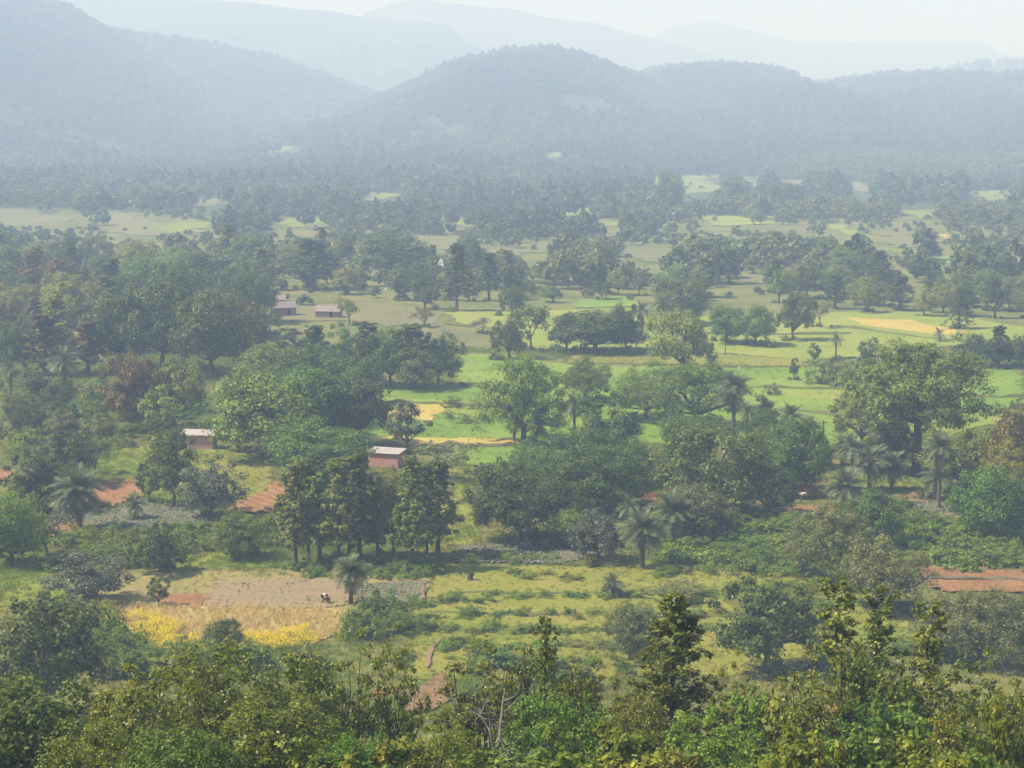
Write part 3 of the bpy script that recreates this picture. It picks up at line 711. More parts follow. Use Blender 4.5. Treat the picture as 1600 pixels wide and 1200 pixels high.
def ribbon(name, pts_px, width, hgt, mat, label, off=.1):
    P = []
    for (a, b), (c, d) in zip(pts_px[:-1], pts_px[1:]):
        n = 8
        P += [ground(a + (c - a) * i / n, b + (d - b) * i / n)[:2] for i in range(n)]
    P.append(ground(*pts_px[-1])[:2]); P = np.array(P)
    tg = unit(np.gradient(P, axis=0)); nm = np.stack([-tg[:, 1], tg[:, 0]], 1)
    prof = [(-.5, 0), (-.3, .8), (0, 1), (.3, .8), (.5, 0)]; V = []
    for i, (p, q) in enumerate(zip(P, nm)):
        w = width * (1 + 1.3 * vnoise(i * .7, width * 5 + len(P)))
        for a, h in prof:
            x, y = p + q * a * w; V.append([x, y, T(x, y) + off + .0002 * y + h * hgt * (1 + 1.5 * vnoise(i * .9, 3. + len(P)))])
    k = len(prof)
    Fq = [[i * k + j, i * k + j + 1, (i + 1) * k + j + 1, (i + 1) * k + j] for i in range(len(P) - 1) for j in range(k - 1)]
    tag(link(name, mk_mesh(name, V, Fq, mat, True)), label, name.replace('_', ' '), None, 'structure')
ribbon('field_bank', [(680, 697), (760, 698), (855, 698)], 1.2, .55, BANK, 'dark earth bank between gold strip and small paddy', .15)
ribbon('field_bank', [(1284, 716), (1310, 716), (1345, 722)], 1.3, .6, BANK, 'dark earth bank at the foot of the dark pole', .15)
ribbon('path', [(1284, 722), (1330, 728), (1400, 733), (1480, 741), (1600, 744)], 1.8, .05, PATHM, 'pale dirt path running past the right palms', .18)
ribbon('path', [(662, 920), (660, 940), (640, 955), (625, 968)], .5, .05, PATHM, 'narrow pale footpath beside the cabbage plot', .2)
ribbon('path', [(688, 1000), (672, 1020), (668, 1045)], .45, .03, PATHM, 'short red footpath in the terraced field', .2)
for q, l in [([(598, 629), (690, 632), (772, 637)], 'low grassy bank across the paddy left of the round tree'), ([(715, 602), (765, 606)], 'short grassy bank at the corner of the tall grove'),
             ([(1170, 606), (1300, 608), (1420, 614)], 'grassy bank across the right paddy below the stubble strip'), ([(1175, 638), (1240, 642), (1330, 652)], 'grassy bank in the paddy behind the palm pair'),
             ([(1090, 522), (1200, 524), (1330, 522)], 'hazy grassy bank across the far paddy'), ([(1300, 509), (1440, 528), (1600, 543)], 'hazy grassy bank below the golden streak'),
             ([(690, 506), (740, 511), (785, 518)], 'hazy grassy bank on the far left paddy'), ([(860, 500), (940, 503), (1040, 508)], 'hazy grassy bank behind the far pole trees'),
             ([(1360, 548), (1480, 552), (1600, 560)], 'grassy bank along the right bank row'), ([(1500, 618), (1560, 622), (1602, 620)], 'grassy bank right of the spreading tree'),
             ([(660, 956), (800, 962), (1000, 958), (1140, 964)], 'grassy terrace edge on the tan field'), ([(650, 982), (800, 986), (1100, 984)], 'grassy terrace edge nearer on the tan field'),
             ([(700, 926), (900, 928), (1120, 922)], 'grassy terrace edge farther on the tan field'), ([(1150, 938), (1280, 940), (1430, 936)], 'grassy terrace edge before the right trees')]:
    ribbon('field_bank', q, 1.1 if 'terrace' not in l else .8, .42 if 'terrace' not in l else .16, M_BANKG, l, .1 if 'terrace' not in l else .02)
ribbon('field_bank', [(1435, 906), (1520, 907), (1602, 912)], 1.0, .3, BANK, 'low bank across the right red field', .3)

# ------------------------------------------------------------------ trees, one by one
TP = tree_px
n_ = dict
L_MID = [
    # key, leaf, px, base py, width, height, label
    ('feathery', 'mid', 818, 692, 135, 132, 'round feathery light green tree in the middle of the paddy'),
    ('feathery', 'mid', 915, 628, 78, 68, 'pale feathery tree behind the round paddy tree'),
    ('feathery', 'mid', 1010, 655, 110, 88, 'soft green tree at the left of the centre tree mass'),
    ('feathery', 'mid', 1090, 668, 150, 100, 'wide soft green tree at the back of the centre mass'),
    ('clumpy', 'dark', 948, 722, 105, 118, 'dark tree standing behind the thin centre palm'),
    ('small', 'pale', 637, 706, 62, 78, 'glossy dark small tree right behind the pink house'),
    ('twiggy', 'grey', 695, 745, 95, 58, 'grey thin bushy tree right of the pink house'),
    ('small', 'dark', 807, 730, 20, 32, 'tiny dark tree at the left of a pair in the small paddy'),
    ('small', 'dark', 838, 725, 38, 34, 'small dark ragged tree at the right of a pair in the small paddy'),
    ('small', 'grey', 753, 758, 36, 30, 'small grey round tree on the olive meadow strip'),
    ('feathery', 'dark', 812, 850, 150, 120, 'large dark feathery tree at the left of the centre thicket'),
    ('feathery', 'dark', 935, 800, 175, 122, 'broad dark tree at the back of the centre thicket'),
    ('clumpy', 'dark', 880, 840, 90, 80, 'dark tree in the middle of the centre thicket'),
    ('dome', 'mid', 890, 858, 70, 62, 'small bright dome tree at the edge of the centre cabbage plot'),
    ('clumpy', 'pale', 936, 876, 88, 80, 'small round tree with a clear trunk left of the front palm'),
    ('dome', 'dark', 1112, 806, 165, 140, 'large dark dome tree in the centre right mass'),
    ('dome', 'deep', 1068, 730, 85, 80, 'light green topped tree above the large dark dome'),
    ('feathery', 'dark', 1200, 806, 95, 92, 'dark tree with thin trunk on the red yard'),
    ('dome', 'deep', 1240, 770, 105, 112, 'dark green tree directly left of the dark pole'),
    ('dome', 'deep', 1195, 745, 70, 70, 'green tree under the pair of palms at the paddy edge'),
    ('dome', 'grey', 1085, 838, 110, 80, 'grey green dome tree behind the stocky palm'),
    ('small', 'brown', 1130, 830, 36, 36, 'small brownish tree at the right of the grey dome'),
    ('spread', 'mid', 1432, 742, 215, 208, 'huge spreading tree with layered crown and tall bare trunk'),
    ('clumpy', 'olive', 1346, 702, 90, 92, 'smaller tree left under the huge spreading tree'),
    ('feathery', 'dark', 1395, 738, 90, 75, 'dark bushy tree at the foot of the huge trunk'),
    ('clumpy', 'olive', 1500, 768, 120, 110, 'brownish olive tree right of the huge spreading tree'),
    ('clumpy', 'brown', 1580, 770, 110, 130, 'brownish tree at the right edge by the golden paddy'),
    ('dome', 'deep', 1546, 842, 100, 112, 'dense glossy dark dome tree near the right edge'),
    ('dome', 'deep', 1592, 838, 60, 90, 'dark tree cut by the right edge beside the glossy dome'),
    ('dome', 'deep', 1362, 858, 100, 92, 'dark glossy dome tree above the grey thicket'),
    ('feathery', 'grey', 1300, 905, 125, 118, 'grey green fine leaved tree left in the right thicket'),
    ('feathery', 'grey', 1385, 958, 120, 112, 'grey green tree at the front of the right thicket'),
    ('dome', 'mid', 1330, 915, 90, 70, 'green low tree between the grey thicket trees'),
    ('feathery', 'grey', 1530, 1035, 170, 112, 'wide grey green tree at the right behind slender trees'),
    ('feathery', 'grey', 1600, 1005, 100, 78, 'grey tree cut by the right edge below the red field'),
    ('clumpy', 'dark', 1198, 1052, 165, 150, 'dark spreading tree with forked trunk on the front terrace'),
    ('feathery', 'grey', 985, 1030, 100, 88, 'grey feathery tree behind the dark conical tree'),
    ('twiggy', 'grey', 1066, 940, 78, 30, 'low grey shrubby tree with flat top on the terrace'),
    # left
    ('clumpy', 'dark', 60, 800, 95, 95, 'dark tree left of the left palm'),
    ('clumpy', 'dark', 100, 758, 90, 85, 'dark tree behind the left palm'),
    ('clumpy', 'grey', 105, 795, 80, 75, 'grey green tree touching the left palm'),
    ('small', 'dark', 233, 786, 44, 70, 'slim dark tree at the left of the meadow group'),
    ('clumpy', 'dark', 272, 792, 78, 118, 'tallest dark tree of the meadow group'),
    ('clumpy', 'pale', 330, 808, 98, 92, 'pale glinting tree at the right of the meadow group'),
    ('small', 'mid', 250, 690, 64, 88, 'leafy pale tree left of the left pink house'),
    ('sparse', 'grey', 148, 742, 44, 62, 'thin grey sapling on the left meadow edge'),
    ('dome', 'bright', 18, 888, 90, 118, 'light green leafy tree at the left edge'),
    ('clumpy', 'dark', 20, 878, 60, 60, 'dark low tree at the foot of the light green one'),
    ('twiggy', 'twig', 70, 872, 75, 78, 'dry brown leafless shrubby tree at the left'),
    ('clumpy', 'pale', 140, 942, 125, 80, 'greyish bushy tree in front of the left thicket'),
    ('small', 'dark', 248, 948, 36, 52, 'small dark upright tree beside the little red plot'),
    ('dome', 'dark', 346, 1018, 66, 50, 'small round dark tree among the yellow flowers'),
    ('feathery', 'mid', 375, 874, 80, 72, 'green feathery tree left of the sal grove'),
    ('clumpy', 'dark', 250, 896, 85, 78, 'dark shrubby tree at the right end of the left thicket'),
    ('small', 'dark', 83, 652, 44, 52, 'small dark tree in the left scrub beside the thin palm'),
    ('small', 'dark', 155, 676, 32, 44, 'small dark round tree in the left scrub'),
    ('clumpy', 'brown', 208, 672, 88, 118, 'brownish green tree left of the big dome tree'),
    ('clumpy', 'olive', 265, 668, 85, 100, 'olive tree next to the big dome tree'),
    ('dome', 'mid', 415, 712, 170, 128, 'big lit dome tree above the meadow in the left centre'),
    ('dome', 'deep', 480, 700, 160, 122, 'big dome tree at the middle of the left centre mass'),
    ('clumpy', 'dark', 560, 694, 105, 108, 'dark ragged tree at the right of the left centre mass'),
    ('feathery', 'mid', 495, 752, 150, 92, 'low soft round tree in front of the left centre mass'),
    ('clumpy', 'brown', 418, 612, 95, 75, 'brownish topped tree behind the big dome trees'),
    ('dome', 'mid', 372, 704, 56, 66, 'green low tree beside the left pink house'),
    # sal grove
    ('tall', 'olive', 462, 888, 58, 165, 'leftmost tall tree of the front grove'),
    ('tall', 'mid', 500, 880, 58, 142, 'second tall tree from the left in the front grove'),
    ('tall', 'olive', 530, 890, 62, 172, 'third tall tree from the left in the front grove'),
    ('tall', 'dark', 562, 880, 60, 172, 'fourth tall tree from the left in the front grove'),
    ('clumpy', 'olive', 615, 878, 74, 140, 'fifth tall tree from the left in the front grove'),
    ('tall', 'mid', 645, 892, 60, 178, 'sixth tall tree from the left in the front grove'),
    ('tall', 'olive', 684, 870, 72, 150, 'rightmost tall tree of the front grove'),
    ('tall', 'dark', 590, 868, 40, 120, 'thin tall tree in the gap of the front grove'),
    ('tall', 'dark', 482, 872, 46, 150, 'tall tree filling the left of the front grove'),
    ('tall', 'mid', 546, 870, 48, 156, 'tall tree behind the middle of the front grove'),
    ('tall', 'dark', 667, 878, 44, 150, 'tall tree between the right pair of the front grove'),
    # tall middle grove
    ('tall', 'dark', 492, 590, 46, 80, 'leftmost tree of the middle tall grove'),
    ('clumpy', 'deep', 535, 600, 66, 90, 'second tree from left in the middle tall grove'),
    ('tall', 'dark', 575, 603, 62, 98, 'third tree from left in the middle tall grove'),
    ('dome', 'deep', 610, 605, 74, 92, 'fourth tree from left in the middle tall grove'),
    ('tall', 'dark', 645, 606, 64, 98, 'fifth tree from left in the middle tall grove'),
    ('clumpy', 'dark', 685, 603, 66, 84, 'rightmost tree of the middle tall grove'),
    ('small', 'dark', 455, 566, 48, 54, 'dark tree left of the middle tall grove'),
    ('dome', 'dark', 650, 608, 80, 66, 'low front tree of the middle tall grove'),
    # big dark wood on the left
    ('dome', 'dark', 185, 578, 110, 118, 'dark dome tree at the left of the big left wood'),
    ('dome', 'dark', 255, 580, 125, 138, 'tallest dome tree in the big left wood'),
    ('dome', 'dark', 330, 590, 110, 135, 'dark dome tree at the right of the big left wood'),
    ('clumpy', 'brown', 385, 568, 75, 102, 'brownish tree at the right end of the big left wood'),
    ('tall', 'brown', 70, 590, 60, 98, 'brown topped tree with dark stem at the left edge wood'),
    ('tall', 'brown', 138, 585, 56, 82, 'brown topped slim tree left of the big wood'),
    ('clumpy', 'dark', 14, 590, 60, 80, 'dark tree at the left edge behind the scrub'),
    # behind the paddies
    ('clumpy', 'olive', 1072, 595, 92, 108, 'olive brown tree in the middle above the centre mass'),
    ('dome', 'dark', 930, 552, 130, 66, 'broad dark tree left of the far pole'),
    ('clumpy', 'dark', 978, 552, 55, 76, 'dark upright tree touching the far pole'),
    ('clumpy', 'dark', 885, 548, 52, 58, 'dark tree left end of the far pole group'),
    ('sparse', 'dark', 828, 548, 60, 76, 'open branched tree showing its trunk behind the paddy'),
    ('clumpy', 'dark', 795, 562, 60, 62, 'dark low tree at the paddy corner'),
    ('dome', 'dark', 1064, 508, 84, 72, 'hazy dark dome tree behind the far pole'),
    ('dome', 'deep', 1135, 536, 62, 58, 'round hazy tree with short trunk in the far paddy'),
    ('dome', 'deep', 1180, 540, 72, 62, 'wide hazy tree in the far paddy right of its twin'),
    ('clumpy', 'dark', 1238, 532, 54, 72, 'dark upright tree at the right of the far paddy group'),
    ('twiggy', 'brown', 1280, 512, 36, 46, 'bare pinkish tree on the far paddy edge'),
    ('conic', 'dark', 1498, 514, 42, 64, 'dark inverted cone shaped tree on the far right paddy'),
    ('small', 'dark', 1240, 594, 15, 34, 'tiny lone tree on the tan stubble strip'),
    ('small', 'dark', 1357, 580, 36, 52, 'dark little tree left of the huge spreading crown'),
    ('small', 'dark', 1272, 568, 22, 32, 'small thin tree on the right paddy bank'),
    ('sparse', 'dark', 1520, 574, 42, 60, 'thin hazy tree left in the right bank row'),
    ('tall', 'dark', 1560, 575, 40, 66, 'tallest hazy tree in the right bank row'),
    ('clumpy', 'dark', 1595, 575, 44, 50, 'hazy tree at the right edge in the bank row'),
    ('tall', 'dark', 490, 452, 80, 78, 'hazy dark tree above the mud houses'),
    ('dome', 'dark', 610, 432, 105, 68, 'broad hazy dome tree behind the village'),
    ('tall', 'dark', 714, 486, 44, 104, 'tall hazy dark tree in the middle distance'),
    ('tall', 'dark', 764, 470, 32, 74, 'slim hazy tall tree right of the tallest one'),
    ('clumpy', 'dark', 664, 484, 46, 52, 'hazy round tree left of the tallest hazy one'),
    ('clumpy', 'dark', 800, 494, 44, 48, 'hazy round tree at the paddy corner far off'),
    ('dome', 'dark', 946, 428, 48, 44, 'lone hazy round tree beside the bare tan field'),
    ('twiggy', 'brown', 662, 512, 36, 32, 'small brownish crooked tree on the brown fallow'),
    ('twiggy', 'twig', 755, 522, 34, 26, 'pale bare tree on the pale green paddy'),
    ('sparse', 'olive', 545, 508, 40, 46, 'open pale tree beside the right mud house'),
    ('dome', 'dark', 1045, 336, 42, 66, 'tall hazy tree at the foot of the centre hill'),
    ('dome', 'dark', 1150, 316, 50, 40, 'hazy round tree below the centre hill clearing'),
    ('dome', 'dark', 1225, 330, 54, 44, 'hazy round tree right of the centre hill clearing'),
]
NAMES = dict(feathery='feathery_tree', clumpy='broad_tree', dome='dome_tree', small='small_tree', tall='tall_tree', sparse='open_tree', twiggy='twiggy_tree', spread='spreading_tree', conic='conical_tree', loose='loose_tree', broadleaf='broadleaf_tree', pole='slender_tree', bare='bare_tree')
USED = []
for i, (k, m, px, py, w, h, lb) in enumerate(L_MID):
    o = TP(k, m, px, py, w, h, lb, name=NAMES[k], seed=i, group='trees of the front grove' if 'front grove' in lb else 'trees of the middle tall grove' if 'middle tall grove' in lb else None)
    USED.append((o.location.x, o.location.y, w * o.location.y / F_PX * .5))

# foreground trees on the slope below the camera: key, leaf, px, top py, width, distance, label
L_FG = [
    ('clumpy', 'dark', 70, 928, 195, 185, 'big dark grey green tree at the lower left'),
    ('dome', 'dark', 25, 1062, 250, 118, 'very dark dense tree in the lower left corner'),
    ('broadleaf', 'glossy', 200, 1046, 200, 112, 'sunlit yellow green broadleaf tree at the left of the front row'),
    ('broadleaf', 'glossy', 330, 1008, 210, 120, 'widest yellow green broadleaf tree in the front row'),
    ('broadleaf', 'glossy', 455, 1020, 190, 124, 'broadleaf tree in the front row right of the widest one'),
    ('broadleaf', 'glossy', 165, 1120, 170, 98, 'low broadleaf tree at the bottom left'),
    ('broadleaf', 'glossy', 420, 1090, 220, 100, 'low wide broadleaf tree at the bottom left of centre'),
    ('loose', 'glossy', 545, 985, 120, 130, 'loose topped tree with orange leaves at the end of the row'),
    ('loose', 'glossy', 618, 978, 96, 130, 'slender open tree with dark top left of the brown plot'),
    ('broadleaf', 'deep', 560, 1150, 150, 95, 'dark green low tree at the bottom under the orange leaves'),
    ('loose', 'glossy', 760, 1005, 165, 128, 'open leafy tree behind the bare white branches'),
    ('pole', 'glossy', 852, 962, 90, 125, 'thin leggy sapling rising above the open leafy tree'),
    ('loose', 'glossy', 820, 1010, 80, 127, 'narrow leafy tree beside the thin leggy sapling'),
    ('broadleaf', 'deep', 860, 1090, 170, 115, 'dark bushy tree below the thin leggy sapling'),
    ('loose', 'glossy', 950, 1030, 110, 126, 'small glossy tree left of the dark conical tree'),
    ('conic', 'glossy', 1055, 928, 200, 128, 'dense dark conical tree right of centre in front'),
    ('broadleaf', 'glossy', 1010, 1090, 130, 118, 'glossy low tree at the foot of the conical tree'),
    ('loose', 'glossy', 1140, 1015, 90, 132, 'short slender tree right of the conical tree'),
    ('pole', 'glossy', 1312, 904, 150, 134, 'tallest slender tree of the right front group'),
    ('pole', 'glossy', 1380, 918, 150, 138, 'slender tree with pale tip in the right front group'),
    ('pole', 'glossy', 1456, 942, 140, 133, 'slender dark tree at the right of the front group'),
    ('loose', 'glossy', 1410, 1040, 120, 128, 'leafy tree filling the right front group'),
    ('loose', 'glossy', 1235, 1060, 110, 126, 'leafy low tree left of the tallest slender tree'),
    ('loose', 'olive', 1530, 1010, 110, 134, 'thin olive tree near the right edge in front'),
    ('loose', 'olive', 1590, 1060, 110, 125, 'olive tree at the lower right edge'),
    ('loose', 'glossy', 690, 1100, 110, 112, 'leafy low tree left of the bare white branches'),
    ('broadleaf', 'mid', 1120, 1120, 150, 112, 'mid green low tree at the bottom right of centre'),
    ('loose', 'glossy', 1500, 1110, 120, 112, 'low leafy tree with dark limbs at the lower right'),
    ('broadleaf', 'deep', 300, 1140, 190, 92, 'low dark broadleaf tree at the very bottom left'),
    ('broadleaf', 'glossy', 660, 1140, 150, 96, 'low glossy tree at the bottom below the brown plot'),
    ('loose', 'glossy', 1345, 1005, 115, 130, 'leafy tree between the two tallest slender trees'),
    ('loose', 'glossy', 1270, 1020, 105, 128, 'narrow leafy tree left beside the tallest slender tree'),
    ('loose', 'glossy', 1485, 1030, 115, 128, 'leafy tree right beside the slender dark tree'),
    ('loose', 'mid', 1180, 1070, 120, 124, 'mid green leafy tree below the forked terrace tree'),
    ('loose', 'glossy', 1560, 1085, 120, 120, 'yellowish leafy tree near the lower right edge'),
    ('loose', 'deep', 1360, 1080, 130, 118, 'deep green leafy tree at the foot of the slender group'),
    ('loose', 'glossy', 900, 1040, 105, 124, 'leafy tree right of the thin leggy sapling'),
    ('bare', 'glossy', 776, 1035, 130, 100, 'bare tree with pale grey forked branches in front'),
]
for i, (k, m, px, yt, w, d, lb) in enumerate(L_FG):
    tree_fg(k, m, px, yt, w, d * .72 if d < 150 else d, lb, name=NAMES[k], seed=i + 3)
# shrubs at the very bottom
L_SH = [(1270, 1150, 110, 96, 'lime', 'lime yellow shrub at the bottom right of centre'), (1575, 1095, 90, 100, 'lime', 'lime yellow shrub at the lower right edge'),
        (1340, 1130, 130, 98, 'mid', 'green shrub between the lime yellow shrubs'), (1440, 1140, 130, 97, 'olive', 'olive shrub at the bottom right'),
        (1190, 1150, 120, 99, 'mid', 'mid green shrub at the bottom below the forked tree'), (1080, 1165, 120, 97, 'olive', 'olive shrub at the bottom below the conical tree'),
        (960, 1140, 120, 100, 'lime', 'yellowish leafy shrub at the bottom centre right'), (880, 1160, 130, 95, 'bright', 'bright green shrub at the bottom centre'),
        (740, 1165, 120, 95, 'mid', 'green shrub at the foot of the bare tree'), (590, 1170, 120, 92, 'lime', 'yellow green shrub at the bottom left of centre'),
        (1520, 1160, 120, 95, 'bright', 'bright green shrub at the bottom right corner'), (1250, 1090, 110, 118, 'olive', 'olive shrub under the tallest slender tree'),
        (1400, 1105, 110, 116, 'mid', 'dark green shrub under the pale tipped tree'), (500, 1160, 120, 93, 'glossy', 'glossy shrub under the front row'),
        (640, 1195, 110, 90, 'bright', 'bright shrub cut by the bottom edge'), (1150, 1195, 130, 90, 'lime', 'lime shrub cut by the bottom edge'),
        (1470, 1195, 120, 90, 'lime', 'lime shrub cut by the bottom edge near the right corner'), (1330, 1190, 120, 91, 'bright', 'bright shrub cut by the bottom edge right of centre'),
        (990, 1195, 120, 90, 'olive', 'olive shrub cut by the bottom edge at the centre right'), (820, 1195, 120, 90, 'mid', 'mid green shrub cut by the bottom edge at the centre')]
for px, yt, w, d, m, lb in L_SH:
    d *= .74
    dr = ray(px, yt); t = d / dr[1]; x = dr[0] * t; h = CAM_Z + dr[2] * t - T(x, d)
    bush_at('shrub', m, x, d, w * d / F_PX, max(1.5, h), lb, name='shrub', cat='shrub')

# ------------------------------------------------------------------ palms
for a in [
    (1003, 888, 66, 82, 'date palm with full round crown on the front terrace', 44, 12),
    (1048, 846, 66, 66, 'stocky date palm behind the front terrace palm', 38, 8),
    (984, 838, 40, 60, 'ragged slim palm left of the stocky palm', 18, 4),
    (1145, 690, 54, 104, 'tall palm with drooping fronds at the centre right paddy edge', 34, 12),
    (1166, 700, 36, 70, 'thin palm right beside the tall drooping palm', 20, 6),
    (1196, 690, 46, 60, 'left palm of the pair above the green trees', 30, 6),
    (1236, 700, 46, 64, 'right palm of the pair above the green trees', 30, 6),
    (1265, 705, 36, 50, 'small palm just left of the dark pole', 24, 4),
    (897, 696, 40, 80, 'thin palm with drooping crown left of the dark centre tree', 22, 8),
    (803, 690, 34, 44, 'small brownish palm at the foot of the round paddy tree', 20, 12),
    (840, 692, 50, 42, 'low twin palm right of the round paddy tree', 24, 10),
    (1359, 768, 60, 66, 'palm with widely spread fronds beside the white post', 32, 6),
    (1322, 790, 62, 50, 'low bushy palm left of the widely spread palm', 40, 14),
    (1393, 766, 48, 54, 'palm right of the widely spread palm', 32, 14),
    (1331, 738, 42, 52, 'short palm at the left of the white post', 24, 6),
    (1315, 728, 40, 44, 'dark palm under the left smaller tree by the paddy', 26, 6),
    (1402, 706, 40, 62, 'palm hanging before the huge spreading tree', 26, 14),
    (1375, 716, 42, 52, 'palm under the huge spreading crown', 28, 8),
    (1467, 795, 54, 112, 'tall thin palm right of the huge trunk', 32, 14),
    (1463, 782, 50, 50, 'low palm behind the tall thin palm stem', 26, 4),
    (124, 830, 76, 88, 'large palm over bare red soil at the left', 44, 14),
    (102, 632, 48, 84, 'thin stemmed brownish palm in the left scrub', 26, 14),
    (18, 630, 34, 64, 'thin palm at the left edge scrub', 18, 6),
    (548, 944, 56, 70, 'lone palm beside the cabbage plot', 40, 10),
    (209, 812, 38, 36, 'short stubby palm on the vegetable plot', 24, 4),
    (957, 932, 38, 32, 'low trunkless palm on the tan terrace', 30, 2),
    (1003, 530, 34, 56, 'hazy palm left of the far pole', 20, 4),
    (1035, 520, 34, 58, 'hazy palm right of the far pole', 20, 4),
    (965, 524, 30, 44, 'hazy palm behind the dark far pole group', 18, 2),
    (1306, 560, 22, 38, 'hazy small palm on the right paddy bank', 18, 6),
    (1467, 534, 22, 20, 'tiny hazy palm on the far right paddy', 16, 2),
]: palm(a[0], a[1], a[2], a[3], a[4], a[5], a[6])

# ------------------------------------------------------------------ woods that fill in: individuals near, one mass beyond
CL_PX = [p for p, _, _ in CLEAR]
def clear_of(px, py, hp, polys=CL_PX):
    bad = np.zeros(px.shape, bool)
    for f in (0, .45, .9):
        for q in polys: bad |= inside(px, py - hp * f, q)
    return ~bad
def poisson_px(poly, n, gap, seed):
    rng = np.random.default_rng(seed); a = np.array(poly, float); out = []
    for _ in range(n * 40):
        p = rng.uniform(a.min(0), a.max(0))
        if inside(p[0], p[1], poly) and all((p[0] - q[0]) ** 2 + (2.2 * (p[1] - q[1])) ** 2 > gap * gap for q in out): out.append(p)
        if len(out) >= n: break
    return out
WOODS = [
    ([(-40, 470), (190, 465), (215, 530), (60, 560), (-40, 560)], 26, 34, (46, 78), (48, 78), ['brown', 'olive', 'brown', 'dark'], ['clumpy', 'tall', 'dome'], 'in the hazy left edge wood', 'trees of the brownish left wood', 61),
    ([(140, 478), (400, 470), (420, 540), (380, 560), (150, 552)], 18, 40, (60, 90), (60, 95), ['dark', 'dark', 'deep'], ['dome', 'clumpy'], 'in the big left wood', 'trees of the big dark left wood', 62),
    ([(-40, 405), (120, 395), (330, 400), (470, 420), (440, 462), (200, 460), (-40, 455)], 26, 36, (40, 66), (40, 62), ['dark', 'mid', 'olive'], ['dome', 'clumpy', 'tall'], 'above the big left wood', 'trees of the hazy upper left wood', 63),
    ([(500, 420), (700, 425), (800, 440), (810, 480), (640, 474), (500, 462)], 22, 32, (28, 46), (34, 62), ['dark', 'mid', 'olive'], ['clumpy', 'tall', 'small'], 'around the village', 'trees around the village', 64),
    ([(1020, 455), (1120, 470), (1250, 486), (1600, 500), (1640, 470), (1400, 440), (1150, 440), (1010, 440)], 44, 28, (34, 60), (36, 60), ['dark', 'mid', 'grey', 'olive'], ['clumpy', 'dome', 'tall'], 'above the right paddy', 'trees above the right paddy', 65),
    ([(800, 445), (1010, 440), (1010, 462), (880, 478), (810, 474)], 14, 30, (24, 40), (24, 40), ['mid', 'grey', 'dark'], ['clumpy', 'small'], 'behind the centre paddy', 'trees behind the centre paddy', 66),
    ([(0, 600), (60, 610), (150, 640), (300, 690), (280, 700), (150, 690), (0, 690)], 9, 46, (40, 60), (32, 46), ['dark', 'grey', 'olive'], ['small', 'feathery'], 'in the left scrub', 'shrubby trees in the left scrub', 67),
    ([(1480, 560), (1640, 560), (1640, 576), (1480, 576)], 6, 26, (26, 40), (30, 44), ['dark', 'mid'], ['clumpy', 'small'], 'in the right bank row', 'low trees in the right bank row', 68),
    ([(1520, 720), (1640, 720), (1640, 800), (1560, 800)], 6, 40, (60, 90), (70, 100), ['brown', 'dark', 'olive'], ['clumpy', 'feathery'], 'behind the glossy right dome', 'crowded trees at the right edge', 69),
    ([(1180, 700), (1300, 705), (1290, 760), (1200, 770)], 4, 40, (50, 70), (50, 70), ['deep', 'dark'], ['dome', 'clumpy'], 'left of the dark pole', 'crowded trees left of the dark pole', 70),
    ([(380, 620), (560, 625), (570, 690), (400, 690)], 6, 50, (80, 110), (70, 95), ['deep', 'dark', 'mid'], ['dome', 'clumpy'], 'inside the left centre mass', 'crowded trees of the left centre mass', 71),
    ([(780, 760), (1020, 760), (1010, 800), (800, 830)], 5, 60, (80, 110), (70, 100), ['dark', 'deep'], ['feathery', 'clumpy'], 'inside the centre thicket', 'crowded trees of the centre thicket', 72),
]
AVOID_MID = [[(405, 455), (470, 455), (470, 496), (540, 472), (540, 500), (405, 500)], [(580, 600), (780, 560), (780, 700), (620, 700)], [(1000, 484), (1008, 484), (1008, 532), (1000, 532)]]
ORD = ['leftmost', 'second from left', 'third from left', 'fourth from left', 'fifth from left', 'sixth from left', 'seventh from left', 'eighth from left', 'ninth from left', 'tenth from left']
TINT = dict(brown='brownish', olive='olive', dark='dark', deep='deep green', mid='green', grey='grey green', bright='bright green', glossy='glossy', twig='dry', pale='pale')
SHAPE = dict(clumpy='ragged', tall='tall', dome='round', small='little', feathery='feathery', bush='', lowbush='low', feather_bush='fine leaved', shrub='tall')
PEND = []
def label_rows():
    rows = {}
    for o, px, what, place in PEND: rows.setdefault((what, place), []).append((px, o))
    for (what, place), L_ in rows.items():
        L_.sort(key=lambda q: q[0]); n = len(L_)
        for i, (px, o) in enumerate(L_):
            if n == 1: t = 'only %s %s' % (what[0], place)
            else:
                f = ORD[i] if i < 10 else None
                if n > 3 and n - 1 - i < i: f = ['rightmost'] + [w_.replace('left', 'right') for w_ in ORD[1:]]; f = f[n - 1 - i] if n - 1 - i < 10 else 'middle'
                t = '%s of the %s %s' % (f, what[1], place)
            o['label'] = t
def pend(o, px, mat, key, noun, place):
    ad = ' '.join(w_ for w_ in (SHAPE[key], TINT[mat]) if w_)
    PEND.append((o, px, ('%s %s' % (ad, noun), '%s %s' % (ad, noun + ('es' if noun == 'bush' else 's'))), place))
n_ind = 0
for poly, n, gap, wr, hr, mats, keys, lb, gp, sd in WOODS:
    rg = random.Random(sd)
    for p in poisson_px(poly, n, gap, sd):
        w, h = rg.uniform(*wr), rg.uniform(*hr)
        if not clear_of(np.array(p[0]), np.array(p[1]), h, CL_PX + AVOID_MID): continue
        k = rg.choice(keys)
        if k == 'tall': w *= .7; h *= 1.15
        mt = rg.choice(mats)
        o = TP(k, mt, p[0], p[1], w, h, lb, name=NAMES[k], group=gp, seed=rg.randrange(99)); n_ind += 1
        pend(o, p[0], mt, k, 'tree', lb)
        USED.append((o.location.x, o.location.y, w * o.location.y / F_PX * .4))

